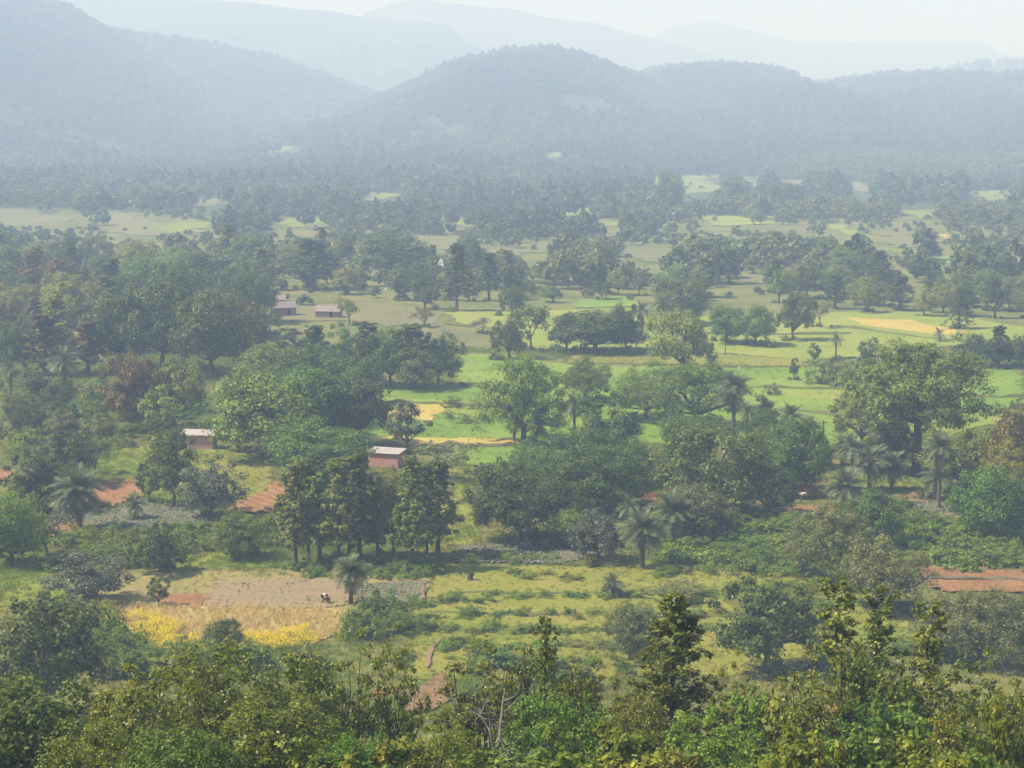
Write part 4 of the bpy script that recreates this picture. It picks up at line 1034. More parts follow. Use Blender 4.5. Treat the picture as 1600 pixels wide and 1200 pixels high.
def far_forest():
    rng = np.random.default_rng(77); P, S, I = [], [], []
    def batch(n, y0, y1, dens, s0, s1, name):
        y = np.sqrt(rng.uniform(y0 ** 2, y1 ** 2, n)); x = rng.uniform(-.33, .33, n) * y
        nz = fbm(x / 90 + 5, y / 120 + 2, 3)
        keep = rng.random(n) < np.clip(dens + nz * 1.6, .04, 1)
        x, y, nz = x[keep], y[keep], nz[keep]
        z = terrain(x, y); s = rng.uniform(s0, s1, len(x)) * (1 + .5 * np.clip(nz, -.3, .5))
        hp = 9.5 * s * F_PX / y; px, py = project(x, y, z)
        ok = clear_of(px, py, hp)
        ok &= ~((y < 700) & ((px > 420) & (px < 1640) & (py > 478)))
        ok &= ~((y < 640) & (py > 462) & (px > -50))
        P.append(np.stack([x, y, z - .1], 1)[ok])
        k = ok.sum(); hh = rng.uniform(.8, 1.25, k)
        S.append(np.stack([s[ok], s[ok], s[ok] * hh], 1)); I.append(np.clip(np.floor((fbm(x[ok] / 160, y[ok] / 260) * 1.5 + .5) * 6 + rng.normal(size=k) * 1.1), 0, 5).astype(int))
    batch(9500, 620, 1300, .50, .55, 1.15, 'a')
    batch(40000, 1300, 2600, .80, .6, 1.25, 'b')
    batch(62000, 2450, 3900, .9, .6, 1.7, 'c')
    batch(8000, 3900, 4900, .7, .8, 1.5, 'd')
    P_, S_, I_ = np.concatenate(P), np.concatenate(S), np.concatenate(I)
    scatter('far_wood', P_, S_, rng.uniform(0, 6.28, len(P_)), I_, [f[3] for f in FARP], 'far woodland fading into blue haze over valley and hills', 'woodland')
    # scrub between the far trees
    n = 12000; y = np.sqrt(rng.uniform(560 ** 2, 2300 ** 2, n)); x = rng.uniform(-.33, .33, n) * y; z = terrain(x, y)
    px, py = project(x, y, z); ok = (clear_of(px, py, 2.5 * F_PX / y) | (rng.random(n) < .08)) & (fbm(x / 60, y / 60) > -.2) & ~((px > 560) & (py > 470))
    s = rng.uniform(.18, .42, n)
    scatter('far_scrub', np.stack([x, y, z - .1], 1)[ok], np.stack([s * 1.2, s * 1.2, s], 1)[ok], rng.uniform(0, 6.28, ok.sum()), rng.integers(0, 6, ok.sum()), [f[3] for f in FARP], 'low scrub between the far trees', 'scrub')
far_forest()

# ------------------------------------------------------------------ bushes
def bushes(poly, n, gap, wr, hr, mats, keys, lb, gp, sd):
    rg = random.Random(sd)
    for p in poisson_px(poly, n, gap, sd):
        x, y, z = ground(*p); m = y / F_PX; w = rg.uniform(*wr)
        k, mt = rg.choice(keys), rg.choice(mats)
        pend(bush_at(k, mt, x, y, w * m, rg.uniform(*hr) * m, lb, gp), p[0], mt, k, 'bush', lb)
# rows along the terrace edges: (px0, px1, py, count)
rg = random.Random(8)
ROWN = ['just below the cabbage plot path', 'in the third terrace row', 'in the second terrace row', 'in the front terrace row', 'in the fourth terrace row', 'just right of the front palm', 'in the upper right terrace row', 'in the lower right terrace row', 'below the front terrace row', 'along the centre cabbage plot', 'in the back terrace row']
for r_, (x0, x1, py, n) in enumerate([(640, 760, 942, 6), (670, 1140, 964, 17), (640, 1120, 986, 17), (680, 1060, 1012, 13), (700, 1130, 930, 11), (1040, 1140, 895, 6), (1150, 1290, 920, 8), (1150, 1420, 945, 7), (700, 930, 1035, 8), (730, 860, 878, 6), (780, 900, 902, 4)]):
    for i in range(n):
        px = x0 + (x1 - x0) * (i + .5) / n + rg.uniform(-14, 14); q = py + rg.uniform(-5, 5)
        x, y, z = ground(px, q); m = y / F_PX
        k, mt = rg.choice(['feather_bush', 'bush', 'lowbush', 'feather_bush']), rg.choice(['mid', 'olive', 'bright', 'mid'])
        o = bush_at(k, mt, x, y, rg.uniform(20, 46) * m, rg.uniform(8, 17) * m, 'terrace bush', 'bushes in terrace rows')
        pend(o, px, mt, k, 'bush', ROWN[r_])
bushes([(0, 595), (160, 600), (330, 620), (300, 690), (140, 705), (0, 725)], 40, 30, (34, 66), (14, 26), ['bright', 'mid', 'olive', 'mid', 'grey'], ['bush', 'lowbush', 'feather_bush'], 'in the green left scrub', 'bushes of the left scrub', 81)
bushes([(0, 770), (60, 775), (60, 830), (0, 870)], 4, 30, (40, 60), (24, 36), ['bright', 'mid'], ['bush'], 'at the left edge by the palm', 'bushes at the left edge', 82)
bushes([(100, 838), (420, 830), (430, 862), (300, 870), (230, 890), (90, 890)], 30, 28, (36, 70), (18, 34), ['mid', 'olive', 'mid', 'bright'], ['bush', 'lowbush', 'feather_bush'], 'below the left palm', 'bushes of the left thicket', 83)
bushes([(1040, 812), (1180, 806), (1260, 815), (1260, 905), (1160, 900), (1040, 870)], 34, 28, (38, 76), (14, 26), ['bright', 'mid', 'bright', 'olive'], ['bush', 'lowbush'], 'right of the front palm', 'bushes of the right scrub', 84)
bushes([(1400, 815), (1600, 830), (1600, 886), (1500, 890), (1420, 880)], 26, 30, (44, 84), (16, 28), ['bright', 'mid', 'bright', 'mid'], ['bush', 'lowbush'], 'above the right red field', 'bushes above the right red field', 85)
bushes([(440, 880), (700, 884), (700, 902), (560, 906), (450, 898)], 16, 22, (28, 46), (14, 22), ['bright', 'mid'], ['bush', 'lowbush', 'feather_bush'], 'at the front grove feet', 'bushes under the front grove', 86)
bushes([(545, 965), (650, 955), (660, 1000), (560, 1000)], 6, 34, (50, 80), (34, 50), ['mid', 'bright'], ['feather_bush', 'bush'], 'below the cabbage plot', 'bushes below the cabbage plot', 87)
bushes([(1255, 590), (1365, 588), (1365, 604), (1260, 604)], 7, 22, (34, 50), (26, 38), ['dark', 'mid'], ['bush'], 'left of the huge spreading tree', 'bushes left of the spreading tree', 88)
bushes([(560, 1010), (960, 1020), (1180, 1060), (900, 1090), (640, 1060)], 10, 44, (36, 64), (18, 32), ['mid', 'bright', 'olive'], ['bush', 'feather_bush', 'shrub'], 'at the slope foot below the terraces', 'bushes at the foot of the slope', 89)
bushes([(1200, 1040), (1480, 1010), (1500, 1060), (1240, 1090)], 8, 40, (40, 70), (18, 30), ['mid', 'bright', 'olive'], ['bush', 'feather_bush', 'lowbush'], 'under the right front trees', 'bushes under the right front trees', 90)
bushes([(60, 955), (180, 975), (240, 1020), (160, 1040)], 7, 36, (50, 80), (30, 46), ['mid', 'bright'], ['bush', 'feather_bush'], 'beside the left yellow flowers', 'bushes beside the yellow flowers', 91)
bushes([(130, 1015), (330, 1035), (490, 1030), (500, 1062), (150, 1062)], 12, 34, (50, 80), (30, 46), ['mid', 'bright', 'olive'], ['bush', 'feather_bush', 'shrub'], 'between flowers and front row', 'bushes between flowers and front row', 96)
bushes([(1410, 768), (1510, 772), (1500, 800), (1410, 800)], 5, 30, (26, 40), (16, 24), ['mid', 'grey'], ['bush'], 'by the reddish right plot', 'bushes by the reddish plot', 92)
bushes([(1195, 600), (1240, 625), (1230, 640), (1180, 628)], 2, 20, (18, 24), (14, 18), ['grey'], ['bush'], 'alone in the right paddy', 'bushes alone in the right paddy', 93)
bushes([(1560, 640), (1600, 640), (1600, 650), (1560, 650)], 2, 20, (20, 28), (14, 20), ['grey'], ['bush'], 'in the right edge paddy', 'bushes in the right edge paddy', 94)
bushes([(715, 620), (760, 625), (740, 665), (690, 660)], 4, 18, (20, 34), (14, 20), ['mid', 'grey'], ['feather_bush'], 'by the golden rice patch', 'bushes by the golden rice patch', 95)

label_rows()

# ------------------------------------------------------------------ grass, crops and flowers
def tuft_mesh(name, n, h, spread, w, mat, seed, lean=.5):
    rng = np.random.default_rng(seed); b = np.zeros((n, 3)); b[:, :2] = rng.normal(size=(n, 2)) * spread
    d = unit(rng.normal(size=(n, 3)) * lean + [0, 0, 1]); L_ = h * rng.uniform(.5, 1.2, n)[:, None]
    sd = unit(np.cross(d, rng.normal(size=(n, 3)))) * w
    return mk_mesh(name, np.stack([b - sd, b + sd, b + d * L_ + sd * .2, b + d * L_ - sd * .2], 1).reshape(-1, 3), np.arange(4 * n).reshape(n, 4), LEAF[mat])
def rosette_mesh(name, n, r, mat, seed):
    rng = np.random.default_rng(seed); a = rng.random(n) * 6.28; C = np.stack([np.cos(a) * r * .4, np.sin(a) * r * .4, r * .35 + rng.random(n) * r * .3], 1)
    V, Fq = leaf_quads(C, unit(C + [0, 0, r * .6]), r * 1.1, rng, .8); return mk_mesh(name, V, Fq, LEAF[mat])
GRASS = [tuft_mesh('grass_tuft', 14, .42, .16, .02, m, i) for i, m in enumerate(['grass', 'olive', 'grass', 'straw', 'bright'])]
by_label = {l: (w, p) for w, p, l in FIELDS}
def in_field(x, y, keys):
    r = np.zeros(x.shape, bool)
    for w, p, l in FIELDS:
        if any(k in l for k in keys): r |= inside(x, y, w)
    return r
def spread_on(label, step, rows=None, jitter=.3, seed=0, thin=1.0):
    w, _ = by_label[label]; a = np.array(w); rng = np.random.default_rng(seed)
    sx, sy = (step, rows or step)
    X, Y = np.meshgrid(np.arange(a[:, 0].min(), a[:, 0].max(), sx), np.arange(a[:, 1].min(), a[:, 1].max(), sy))
    x, y = X.ravel() + rng.normal(size=X.size) * jitter * sx, Y.ravel() + rng.normal(size=X.size) * jitter * .3 * sy
    k = inside(x, y, w) & (rng.random(x.size) < thin); x, y = x[k], y[k]
    return np.stack([x, y, terrain(x, y) + .08 + .0002 * y], 1), rng
def crop(name, labels, meshes, step, rows, s0, s1, lb, cat, jitter=.3, thin=1.0):
    P, S, I, Z = [], [], [], []
    for i, l in enumerate(labels):
        p, rng = spread_on(l, step, rows, jitter, i, thin); s = rng.uniform(s0, s1, len(p))
        P.append(p); S.append(np.stack([s, s, s], 1)); I.append(rng.integers(0, len(meshes), len(p))); Z.append(rng.uniform(0, 6.28, len(p)))
    scatter(name, np.concatenate(P), np.concatenate(S), np.concatenate(Z), np.concatenate(I), meshes, lb, cat)
def meadow():
    rng = np.random.default_rng(5); n = 110000
    y = np.sqrt(rng.uniform(150 ** 2, 470 ** 2, n)); x = rng.uniform(-.31, .31, n) * y
    jx, jy = x + 3.5 * fbm(x / 3, y / 3), y + 9 * fbm(x / 3 + 7, y / 3)
    bare = in_field(jx, jy, ['red', 'reddish', 'cabbage', 'vegetable', 'seedling', 'paddy', 'golden', 'brown ploughed'])
    dry = in_field(x, y, ['stubble', 'tan terraced'])
    pad = in_field(x, y, ['paddy']) & (rng.random(n) < .05)
    nz = fbm(x / 25, y / 25); k = (~bare | pad) & (rng.random(n) < np.where(dry, .85, .9) + nz)
    x, y, nz, dry = x[k], y[k], nz[k], dry[k]
    s = rng.uniform(.5, 1.2, len(x)) * (1 + np.clip(nz, -.3, .6)) * np.where(dry, .75, 1.15)
    i = np.where(rng.random(len(x)) < np.where(dry, .25, .06), 3, rng.integers(0, 3, len(x))); i = np.where(~dry & (nz > .12), 4, i)
    scatter('grass', np.stack([x, y, terrain(x, y) + .05], 1), np.stack([s * 1.5, s * 1.5, s], 1), rng.uniform(0, 6.28, len(x)), i, GRASS, 'short grass and weeds growing over the valley floor', 'grass')
    # brush around the tree feet
    P, S = [], []
    for ux, uy, ur in USED:
        for _ in range(5 if uy > 380 else 1):
            a, q = rng.random() * 6.28, ur * rng.uniform(.2, 1.15); P.append((ux + math.cos(a) * q, uy + math.sin(a) * q)); S.append(rng.uniform(.45, 1.15) * min(1.5, max(.6, ur / 4)))
    P = np.array(P); S = np.array(S); pr, pq = project(P[:, 0], P[:, 1], terrain(P[:, 0], P[:, 1]))
    k = ~in_field(P[:, 0], P[:, 1], ['seedling', 'cabbage', 'red yard', 'ploughed']) & ~((pq > 600) & (pq < 700) & (pr > 575) & (pr < 765))
    mt = [PROTO['bush'][0][3], PROTO['bush'][1][3], PROTO['feather_bush'][0][3], PROTO['shrub'][0][3]]
    scatter('brush', np.stack([P[:, 0], P[:, 1], terrain(P[:, 0], P[:, 1]) - .05], 1)[k], np.stack([S, S, S], 1)[k], rng.uniform(0, 6.28, k.sum()), rng.integers(0, 4, k.sum()), mt, 'low brush growing around the feet of the trees', 'brush')
    # thick undergrowth on the near slope
    n = 7600; y = rng.uniform(58, 168, n); x = rng.uniform(-.33, .33, n) * y; s = rng.uniform(.35, 1.0, n) * np.clip((y - 30) / 90, .35, 1)
    k = ~in_field(x, y, ['front trees', 'slender front'])
    ms = [PROTO['shrub'][0][3], PROTO['bush'][0][3], PROTO['lowbush'][0][3], PROTO['feather_bush'][0][3], PROTO['bush'][1][3]]
    k &= rng.random(n) < .75 + fbm(x / 15, y / 15)
    scatter('undergrowth', np.stack([x, y, terrain(x, y) - .05], 1)[k], np.stack([s, s, s * .9], 1)[k], rng.uniform(0, 6.28, k.sum()), rng.integers(0, 5, k.sum()), ms, 'mixed undergrowth covering the near slope', 'undergrowth')
meadow()
CAB = [rosette_mesh('cabbage', 9, .26, 'cabbage', i) for i in range(2)]
crop('cabbages', ['grey green vegetable plot behind the left thicket', 'grey green cabbage plot beside the lone palm', 'grey green cabbage plot below the centre trees', 'vegetable plot at the foot of the tall right palm'], CAB, .55, .8, .7, 1.3, 'grey green cabbage plants in rows on the plots', 'cabbages')
crop('seedlings', ['seedling plot in rows with two workers'], CAB, .6, .8, .3, .8, 'young seedlings in rows on the red plot', 'seedlings', thin=.55)
STRAW = [tuft_mesh('dry_tuft', 18, .8, .2, .022, 'straw', i) for i in range(2)]
crop('dry_grass', ['golden dry grass field above the yellow flowers'], STRAW + [GRASS[0]], .5, .5, .5, 1.2, 'tall dry golden grass above the yellow flowers', 'grass', .5)
FLO = []
for i in range(2):
    rng = np.random.default_rng(i); n = 26; C = np.stack([rng.normal(size=n) * .22, rng.normal(size=n) * .22, .55 + rng.random(n) * .45], 1)
    V, Fq = leaf_quads(C, unit(rng.normal(size=(n, 3)) * .7 + [0, 0, 1]), .11, rng, .9)
    me = mk_mesh('yellow_flower', V, Fq, LEAF['flower']); FLO.append(me)
STEM = [tuft_mesh('flower_stem', 12, .75, .2, .02, 'bright', 7)]
def flowers():
    P = []
    rng = np.random.default_rng(4)
    for poly in ([(135, 972), (232, 966), (255, 978), (330, 994), (330, 1008), (250, 1008), (190, 996), (150, 984)], [(378, 1004), (430, 998), (492, 990), (496, 1014), (440, 1024), (385, 1016)], [(225, 1008), (330, 1004), (345, 1030), (260, 1030)]):
        w = [ground(*p)[:2] for p in poly]; a = np.array(w); n = int((a.max(0) - a.min(0)).prod() * 7)
        q = rng.uniform(a.min(0), a.max(0), (n, 2)); q = q[inside(q[:, 0] + 1.2 * fbm(q[:, 0] / 3, q[:, 1] / 3), q[:, 1] + 1.2 * fbm(q[:, 0] / 3 + 9, q[:, 1] / 3), w)]
        q = q[fbm(q[:, 0] / 4, q[:, 1] / 4) > -.22]; P.append(q)
    q = np.concatenate(P); n = len(q); s = rng.uniform(.8, 1.3, n); idx = rng.choice([0, 1, 2], n, p=[.38, .38, .24])
    scatter('yellow_flowers', np.stack([q[:, 0], q[:, 1], terrain(q[:, 0], q[:, 1]) + .1], 1), np.stack([s, s, s], 1), rng.uniform(0, 6.28, n), idx, FLO + STEM, 'bright yellow flowering crop in front of the dry grass', 'flowers')
flowers()

# ------------------------------------------------------------------ houses, poles, people, animals
PINK = surf_mat('pink_mud_wall', [(.44, .220, .170), (.52, .270, .215)], (.8, 6), coord='Object', bump=.2)
MUD = surf_mat('brown_mud_wall', [(.26, .155, .115), (.33, .205, .155)], (.8, 6), coord='Object', bump=.2)
SHEET = surf_mat('roof_sheet_pale', [(.32, .27, .23), (.39, .345, .30), (.45, .41, .37)], (.6, 5), coord='Object', bump=.2)
TILE = surf_mat('roof_tile_old', [(.19, .155, .125), (.25, .205, .17), (.30, .25, .21)], (.8, 6), coord='Object', bump=.3)
DARKW = surf_mat('dark_wood', [(.035, .030, .025), (.08, .07, .06)], (2, 10), coord='Object')
WHITE = surf_mat('weathered_white', [(.55, .55, .52), (.75, .75, .72)], (2, 10), coord='Object')
OPEN = surf_mat('opening_shade', [(.012, .010, .009), (.03, .025, .02)], (2, 10), coord='Object')  # near-black panel colour, painted shade of an unlit doorway
def house(px, py, w_px, wall_h, dep, rz, wall, roof, label, cat='house', gable=False, n_sheet=6, rise=.9, doorway_shade=True):
    x, y, z = ground(px, py); W = w_px * y / F_PX
    o = bpy.data.objects.new('mud_house', None); COL.objects.link(o); o.location = (x, y, z); o.rotation_euler = (0, 0, rz); tag(o, label, cat)
    h = wall_h; mb = MB()
    a, b = W / 2, dep / 2
    if gable:
        V = [[-a, -b, -.3], [a, -b, -.3], [a, b, -.3], [-a, b, -.3], [-a, -b, h], [a, -b, h], [a, b, h], [-a, b, h], [-a, 0, h + rise], [a, 0, h + rise]]
        mb.add(V, [[0, 1, 5, 4], [2, 3, 7, 6], [4, 5, 9, 8], [6, 7, 8, 9]]); mb.add([V[1], V[2], V[6], V[9], V[5], V[0], V[3], V[7], V[8], V[4]], [[0, 1, 2, 4], [5, 9, 7, 6], [4, 2, 3, 3], [9, 8, 8, 7]][:2])
        mb.add([V[5], V[6], [a, .01, h + rise], [a, -.01, h + rise]], [[0, 1, 2, 3]]); mb.add([V[7], V[4], [-a, -.01, h + rise], [-a, .01, h + rise]], [[0, 1, 2, 3]])
    else:
        V = [[-a, -b, -.3], [a, -b, -.3], [a, b, -.3], [-a, b, -.3], [-a, -b, h], [a, -b, h], [a, b, h + rise], [-a, b, h + rise]]
        mb.add(V, [[0, 1, 5, 4], [1, 2, 6, 5], [2, 3, 7, 6], [3, 0, 4, 7], [4, 5, 6, 7]])
    link('wall', mb.mesh('wall', wall), o)
    rng = np.random.default_rng(int(px))
    def slab(p0, p1, p2, p3, t=.07):
        P = np.array([p0, p1, p2, p3], float); q = MB(); lo = P.copy(); lo[:, 2] -= t
        q.add(np.concatenate([P, lo]), [[0, 1, 2, 3], [7, 6, 5, 4], [0, 4, 5, 1], [1, 5, 6, 2], [2, 6, 7, 3], [3, 7, 4, 0]]); return q
    rf = bpy.data.objects.new('roof', None); COL.objects.link(rf); rf.parent = o
    ov = .3; xs = np.linspace(-a - ov, a + ov, n_sheet + 1)
    runs = [(-b - ov, h - rise * ov / dep * (2 if gable else 1), 0 if gable else b + ov, h + rise * (1 if gable else 1 + ov / dep))]
    if gable: runs.append((b + ov, h - rise * 2 * ov / dep, 0, h + rise))
    for (y0, z0, y1, z1) in runs:
        for i in range(n_sheet):
            for j in range(2):
                f0, f1 = j / 2, (j + 1) / 2 + (.04 if j == 0 else 0); dz = .12 + .012 * ((i + j) % 2) + rng.normal() * .008
                A = (xs[i] - .03, y0 + (y1 - y0) * f0, z0 + (z1 - z0) * f0 + dz); B = (xs[i + 1] + .03, A[1], A[2] + rng.normal() * .015)
                C = (xs[i + 1] + .03, y0 + (y1 - y0) * f1, z0 + (z1 - z0) * f1 + dz); D = (xs[i] - .03, C[1], C[2])
                link('roof_sheet', slab(A, B, C, D).mesh('roof_sheet', roof), rf)
    if doorway_shade:
        d = MB(); d.box((a * .35, -b - .02, .9), (.8, .06, 1.8)); link('doorway_shade', d.mesh('doorway_shade', OPEN), o)
    return o
house(604, 728, 50, 2.3, 2.8, -.34, PINK, SHEET, 'small pink mud house with pale patched roof behind the front grove', rise=.32, doorway_shade=False)
house(312, 700, 50, 2.4, 3.0, -.1, PINK, SHEET, 'pink mud house with cream roof partly hidden behind the meadow trees', rise=.4, doorway_shade=False)
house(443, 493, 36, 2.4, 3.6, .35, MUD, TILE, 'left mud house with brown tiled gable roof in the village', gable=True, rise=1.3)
house(430, 480, 30, 2.4, 3.4, .1, PINK, TILE, 'hazy house with grey tiled roof behind the left mud house', gable=True, rise=1.1, doorway_shade=False)
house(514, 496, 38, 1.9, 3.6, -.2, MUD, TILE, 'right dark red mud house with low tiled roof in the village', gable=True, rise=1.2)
house(681, 436, 18, 4.5, 5.0, .2, PINK, SHEET, 'tall narrow pinkish house between the hazy tall trees', gable=True, n_sheet=4, rise=2.0)

def pole(px, py, h_px, label, r=.12, mat=DARKW, arm=True):
    x, y, z = ground(px, py); h = h_px * y / F_PX
    o = bpy.data.objects.new('pole', None); COL.objects.link(o); o.location = (x, y, z); tag(o, label, 'pole')
    mb = MB(); mb.tube([[0, 0, -.4], [.02, 0, h * .5], [.05, 0, h]], [r * 1.2, r, r * .8], 8); link('mast', mb.mesh('mast', mat, True), o)
    if arm:
        mb = MB(); mb.box((.05, -.12, h - .35), (.9, .08, .1)); link('crossarm', mb.mesh('crossarm', mat), o)
        for s in (-.35, .35):
            mb = MB(); mb.tube([[.05 + s, -.12, h - .3], [.05 + s, -.12, h - .22], [.05 + s, -.12, h - .12]], [.05, .07, .03], 6); link('insulator', mb.mesh('insulator', WHITE, True), o)
pole(1285, 728, 74, 'tall dark pole standing at the edge of the bright paddy')
pole(1004.5, 532, 46, 'hazy thin pole in the far pale paddy', r=.14)
pole(1340, 740, 34, 'short white post beside the spread palm', r=.09, mat=WHITE, arm=False)
pole(1133, 556, 28, 'hazy short pole at the far stubble strip', r=.1, arm=False)

# stump on the terrace
x, y, z = ground(735, 907); mb = MB()
mb.tube([[0, 0, -.1], [0, 0, .25], [.03, 0, .6], [.05, .02, .85]], [.42, .30, .27, .29], 10)
mb.tube([[.2, 0, .3], [.38, 0, .6], [.45, 0, .9]], [.12, .09, .07], 6)
tag(link('tree_stump', mb.mesh('tree_stump', DARKW, True), None, (x, y, z + .15)), 'dark tree stump on the tan terrace near the front grove', 'stump')

# skinned bodies
def skin(name, verts, edges, radii, mat, parent=None, sub=1, root=0):
    me = bpy.data.meshes.new(name); me.from_pydata(verts, edges, []); me.update()
    o = link(name, me, parent); md = o.modifiers.new('skin', 'SKIN'); md.use_smooth_shade = True
    for i, r in enumerate(radii): 
        v = me.skin_vertices[0].data[i]; v.radius = (r, r) if not isinstance(r, tuple) else r; v.use_root = (i == root)
    o.modifiers.new('sub', 'SUBSURF').levels = sub; o.modifiers['sub'].render_levels = sub
    me.materials.append(mat); return o
SKIN_M = surf_mat('brown_skin', [(.13, .07, .045), (.19, .105, .07)], (3, 12), coord='Object', rough=.5)
HAIR = surf_mat('black_hair', [(.008, .007, .006), (.02, .018, .016)], (3, 12), coord='Object', rough=.5)
CLOTHW = surf_mat('white_cloth', [(.62, .62, .60), (.78, .78, .76)], (3, 12), coord='Object')
CLOTHB = surf_mat('brown_cloth', [(.16, .07, .04), (.24, .11, .06)], (3, 12), coord='Object')
CLOTHD = surf_mat('dark_cloth', [(.03, .03, .04), (.06, .06, .07)], (3, 12), coord='Object')
def person(px, py, rz, top, bottom, label, squat):
    x, y, z = ground(px, py)
    o = bpy.data.objects.new('person', None); COL.objects.link(o); o.location = (x, y, z + .2); o.rotation_euler = (0, 0, rz); tag(o, label, 'person')
    if squat:   # squatting, facing +x, hands to the ground
        hip, chest, neck, head = (-.12, 0, .28), (.08, 0, .58), (.20, 0, .76), (.27, 0, .90)
        knee, foot, elbow, hand = (.28, .16, .46), (.05, .14, .05), (.36, .22, .38), (.50, .14, .10)
    else:       # bent forward from the hips
        hip, chest, neck, head = (-.1, 0, .82), (.24, 0, .98), (.42, 0, .94), (.55, 0, .86)
        knee, foot, elbow, hand = (-.02, .12, .44), (-.08, .12, .05), (.38, .20, .62), (.50, .14, .34)
    m = lambda p: (p[0], -p[1], p[2])
    toe = (foot[0] + .18, foot[1], .03); hip2, sh = (hip[0], .10, hip[2]), (chest[0] + .05, .17, chest[2] + .06)
    V = [hip, tuple((np.array(hip) + chest) / 2), chest, neck, head, (head[0] + .03, 0, head[2] + .09)]
    E = [(0, 1), (1, 2), (2, 3), (3, 4), (4, 5)]; Rr = [.14, .13, .15, .055, .095, .07]
    for f in (lambda p: p, m):
        i = len(V); V += [f(hip2), f(knee), f(foot), f(toe)]; E += [(0, i), (i, i + 1), (i + 1, i + 2), (i + 2, i + 3)]; Rr += [.095, .065, .045, .03]
        i = len(V); V += [f(sh), f(elbow), f(hand), f((hand[0] + .07, hand[1], hand[2] - .06))]; E += [(2, i), (i, i + 1), (i + 1, i + 2), (i + 2, i + 3)]; Rr += [.06, .045, .032, .025]
    skin('body', V, E, Rr, SKIN_M, o, 2)
    skin('shirt', [hip, tuple((np.array(hip) + chest) / 2), chest, sh, m(sh), elbow, m(elbow)], [(0, 1), (1, 2), (2, 3), (2, 4), (3, 5), (4, 6)], [.15, .15, .17, .085, .085, .062, .062], top, o, 2)
    skin('lower_garment', [hip, hip2, m(hip2), knee, m(knee)], [(0, 1), (0, 2), (1, 3), (2, 4)], [.16, .115, .115, .085, .085], bottom, o, 2)
    skin('hair', [(head[0] - .03, 0, head[2] + .02), (head[0] - .02, 0, head[2] + .10), (head[0] + .03, 0, head[2] + .13)], [(0, 1), (1, 2)], [.095, .10, .06], HAIR, o, 2)
    return o
person(505, 944, .2, CLOTHW, CLOTHD, 'person in white shirt bending over the seedling rows', False)
person(512, 943, 2.9, CLOTHB, CLOTHB, 'person in brown squatting beside the white shirted one', True)

def cow(px, py, rz, label):
    x, y, z = ground(px, py)
    m, nt, out = nodes_of('cow_hide'); N, L = nt.nodes.new, nt.links.new
    tc = N('ShaderNodeTexCoord'); n = N('ShaderNodeTexNoise'); n.inputs['Scale'].default_value = 1.7; L(tc.outputs['Object'], n.inputs['Vector'])
    rp = N('ShaderNodeValToRGB'); rp.color_ramp.elements[0].position = .40; rp.color_ramp.elements[0].color = (.03, .025, .02, 1); rp.color_ramp.elements[1].position = .44; rp.color_ramp.elements[1].color = (.62, .50, .36, 1)
    p = N('ShaderNodeBsdfPrincipled'); p.inputs['Roughness'].default_value = .8; L(n.outputs['Fac'], rp.inputs[0]); L(rp.outputs[0], p.inputs['Base Color']); L(p.outputs[0], out.inputs[0])
    o = bpy.data.objects.new('cow', None); COL.objects.link(o); o.location = (x, y, z + .15); o.rotation_euler = (0, 0, rz); tag(o, label, 'cow')
    V = [(-.75, 0, 1.10), (-.3, 0, 1.05), (.25, 0, 1.05), (.65, 0, 1.12), (.95, 0, 1.28), (1.12, 0, 1.32), (1.38, 0, 1.12), (-.86, 0, 1.05), (-.92, 0, .55)]
    E = [(0, 1), (1, 2), (2, 3), (3, 4), (4, 5), (5, 6), (0, 7), (7, 8)]; Rr = [.27, .33, .34, .29, .17, .14, .085, .05, .03]
    for s in (-1, 1):
        i = len(V); V += [(.55, .17 * s, .85), (.56, .17 * s, .45), (.54, .17 * s, .02)]; E += [(3, i), (i, i + 1), (i + 1, i + 2)]; Rr += [.13, .07, .055]
        i = len(V); V += [(-.66, .17 * s, .85), (-.78, .17 * s, .48), (-.72, .17 * s, .02)]; E += [(0, i), (i, i + 1), (i + 1, i + 2)]; Rr += [.16, .075, .055]
        i = len(V); V += [(1.08, .25 * s, 1.36)]; E += [(5, i)]; Rr += [.05]
    skin('body', V, E, Rr, m, o, 2, 2)
    for s in (-1, 1):
        mb = MB(); mb.tube([[1.14, .09 * s, 1.42], [1.15, .17 * s, 1.52], [1.2, .17 * s, 1.62]], [.03, .022, .008], 6); link('horn', mb.mesh('horn', DARKW, True), o)
cow(1247, 786, .15, 'cream and black cow standing on the shaded red yard')

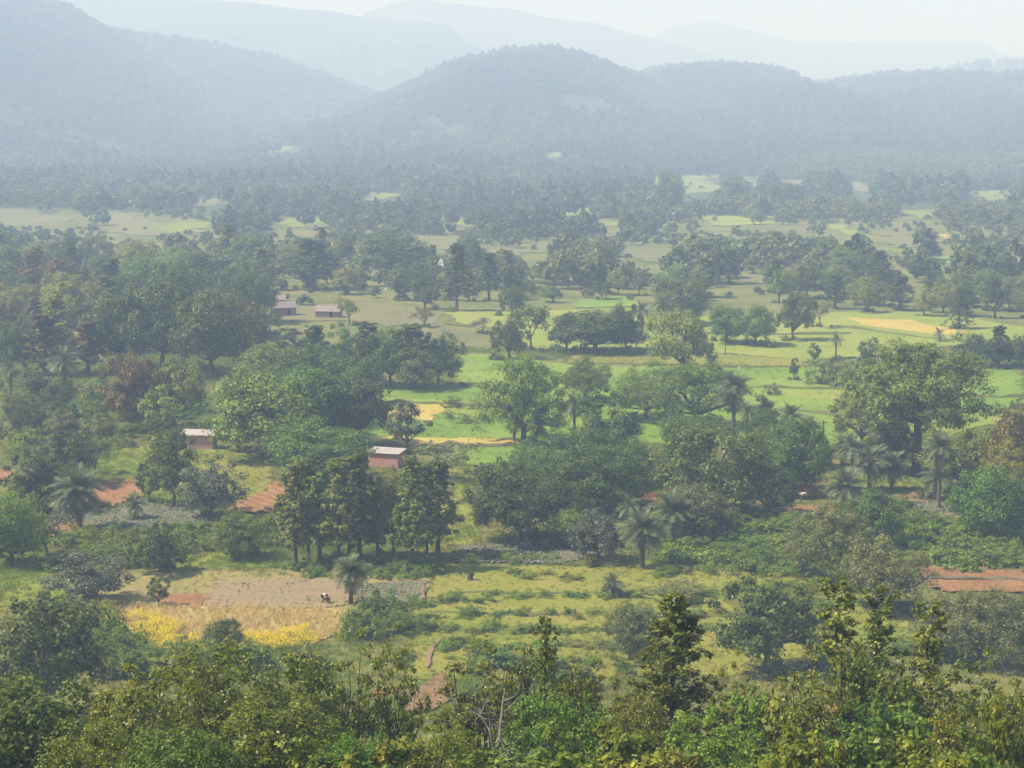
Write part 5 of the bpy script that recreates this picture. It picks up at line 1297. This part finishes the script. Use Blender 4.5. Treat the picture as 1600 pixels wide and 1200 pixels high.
# straw heap on posts behind the cow
x, y, z = ground(1258, 778)
o = bpy.data.objects.new('straw_stack', None); COL.objects.link(o); o.location = (x, y, z); tag(o, 'orange brown straw heap under the dark trees behind the cow', 'straw stack')
rng = np.random.default_rng(6); n = 900; C = unit(rng.normal(size=(n, 3))) * [2.0, 1.3, .9]; C[:, 2] = np.abs(C[:, 2]) + 1.0
V, Fq = leaf_quads(C, unit(C - [0, 0, 1.2] + rng.normal(size=(n, 3)) * .3), .4, rng, .3)
RST = leaf_mat('straw_reddish', (.28, .13, .06), (.46, .26, .12), trans=.1)
link('straw', mk_mesh('straw', V, Fq, RST), o)
for i, (a, b) in enumerate([(-1.4, -.8), (1.4, -.8), (-1.4, .8), (1.4, .8)]):
    mb = MB(); mb.tube([[a, b, -.3], [a, b, .6], [a, b, 1.5]], [.09, .08, .07], 6); link('post', mb.mesh('post', DARKW, True), o)
# dry reddish heap between the centre trees
x, y, z = ground(1010, 776)
n = 700; C = unit(rng.normal(size=(n, 3))) * [2.2, 1.0, 1.0]; C[:, 2] = np.abs(C[:, 2])
V, Fq = leaf_quads(C, unit(C + rng.normal(size=(n, 3)) * .3), .35, rng, .3)
tag(link('straw_heap', mk_mesh('straw_heap', V, Fq, RST), None, (x, y, z)), 'reddish dry heap on the yard between the centre trees', 'straw heap')

# white birds
EGRET = surf_mat('white_feathers', [(.75, .75, .73), (.85, .85, .84)], (3, 12), coord='Object')
def bird_mesh():
    mb = MB()
    mb.tube([[-.38, 0, .34], [-.2, 0, .40], [0, 0, .46], [.14, 0, .52], [.2, 0, .60]], [.02, .09, .125, .09, .04], 8)
    mb.tube([[.16, 0, .56], [.26, 0, .70], [.20, 0, .84], [.27, 0, .93]], [.045, .03, .028, .04], 6)
    mb.tube([[.27, 0, .93], [.36, 0, .92], [.46, 0, .90]], [.035, .015, .004], 5)
    for s in (-1, 1): mb.tube([[.02, .05 * s, .4], [.0, .05 * s, .2], [.03, .05 * s, -.02]], [.016, .012, .012], 4)
    return mb.mesh('white_bird', EGRET, True)
BM = bird_mesh()
for i, (px, py) in enumerate([(603, 456), (609.5, 455), (613, 455.5), (619.5, 455)]):
    x, y, z = ground(px, py + 1); b = link('white_bird', BM, None, (x, y, z + .3), i * 1.3); b.scale = (1.5, 1.5, 1.5)
    tag(b, ['leftmost', 'second', 'third', 'rightmost'][i] + ' tiny white bird in the row above the village field', 'bird', 'white birds above the village field')
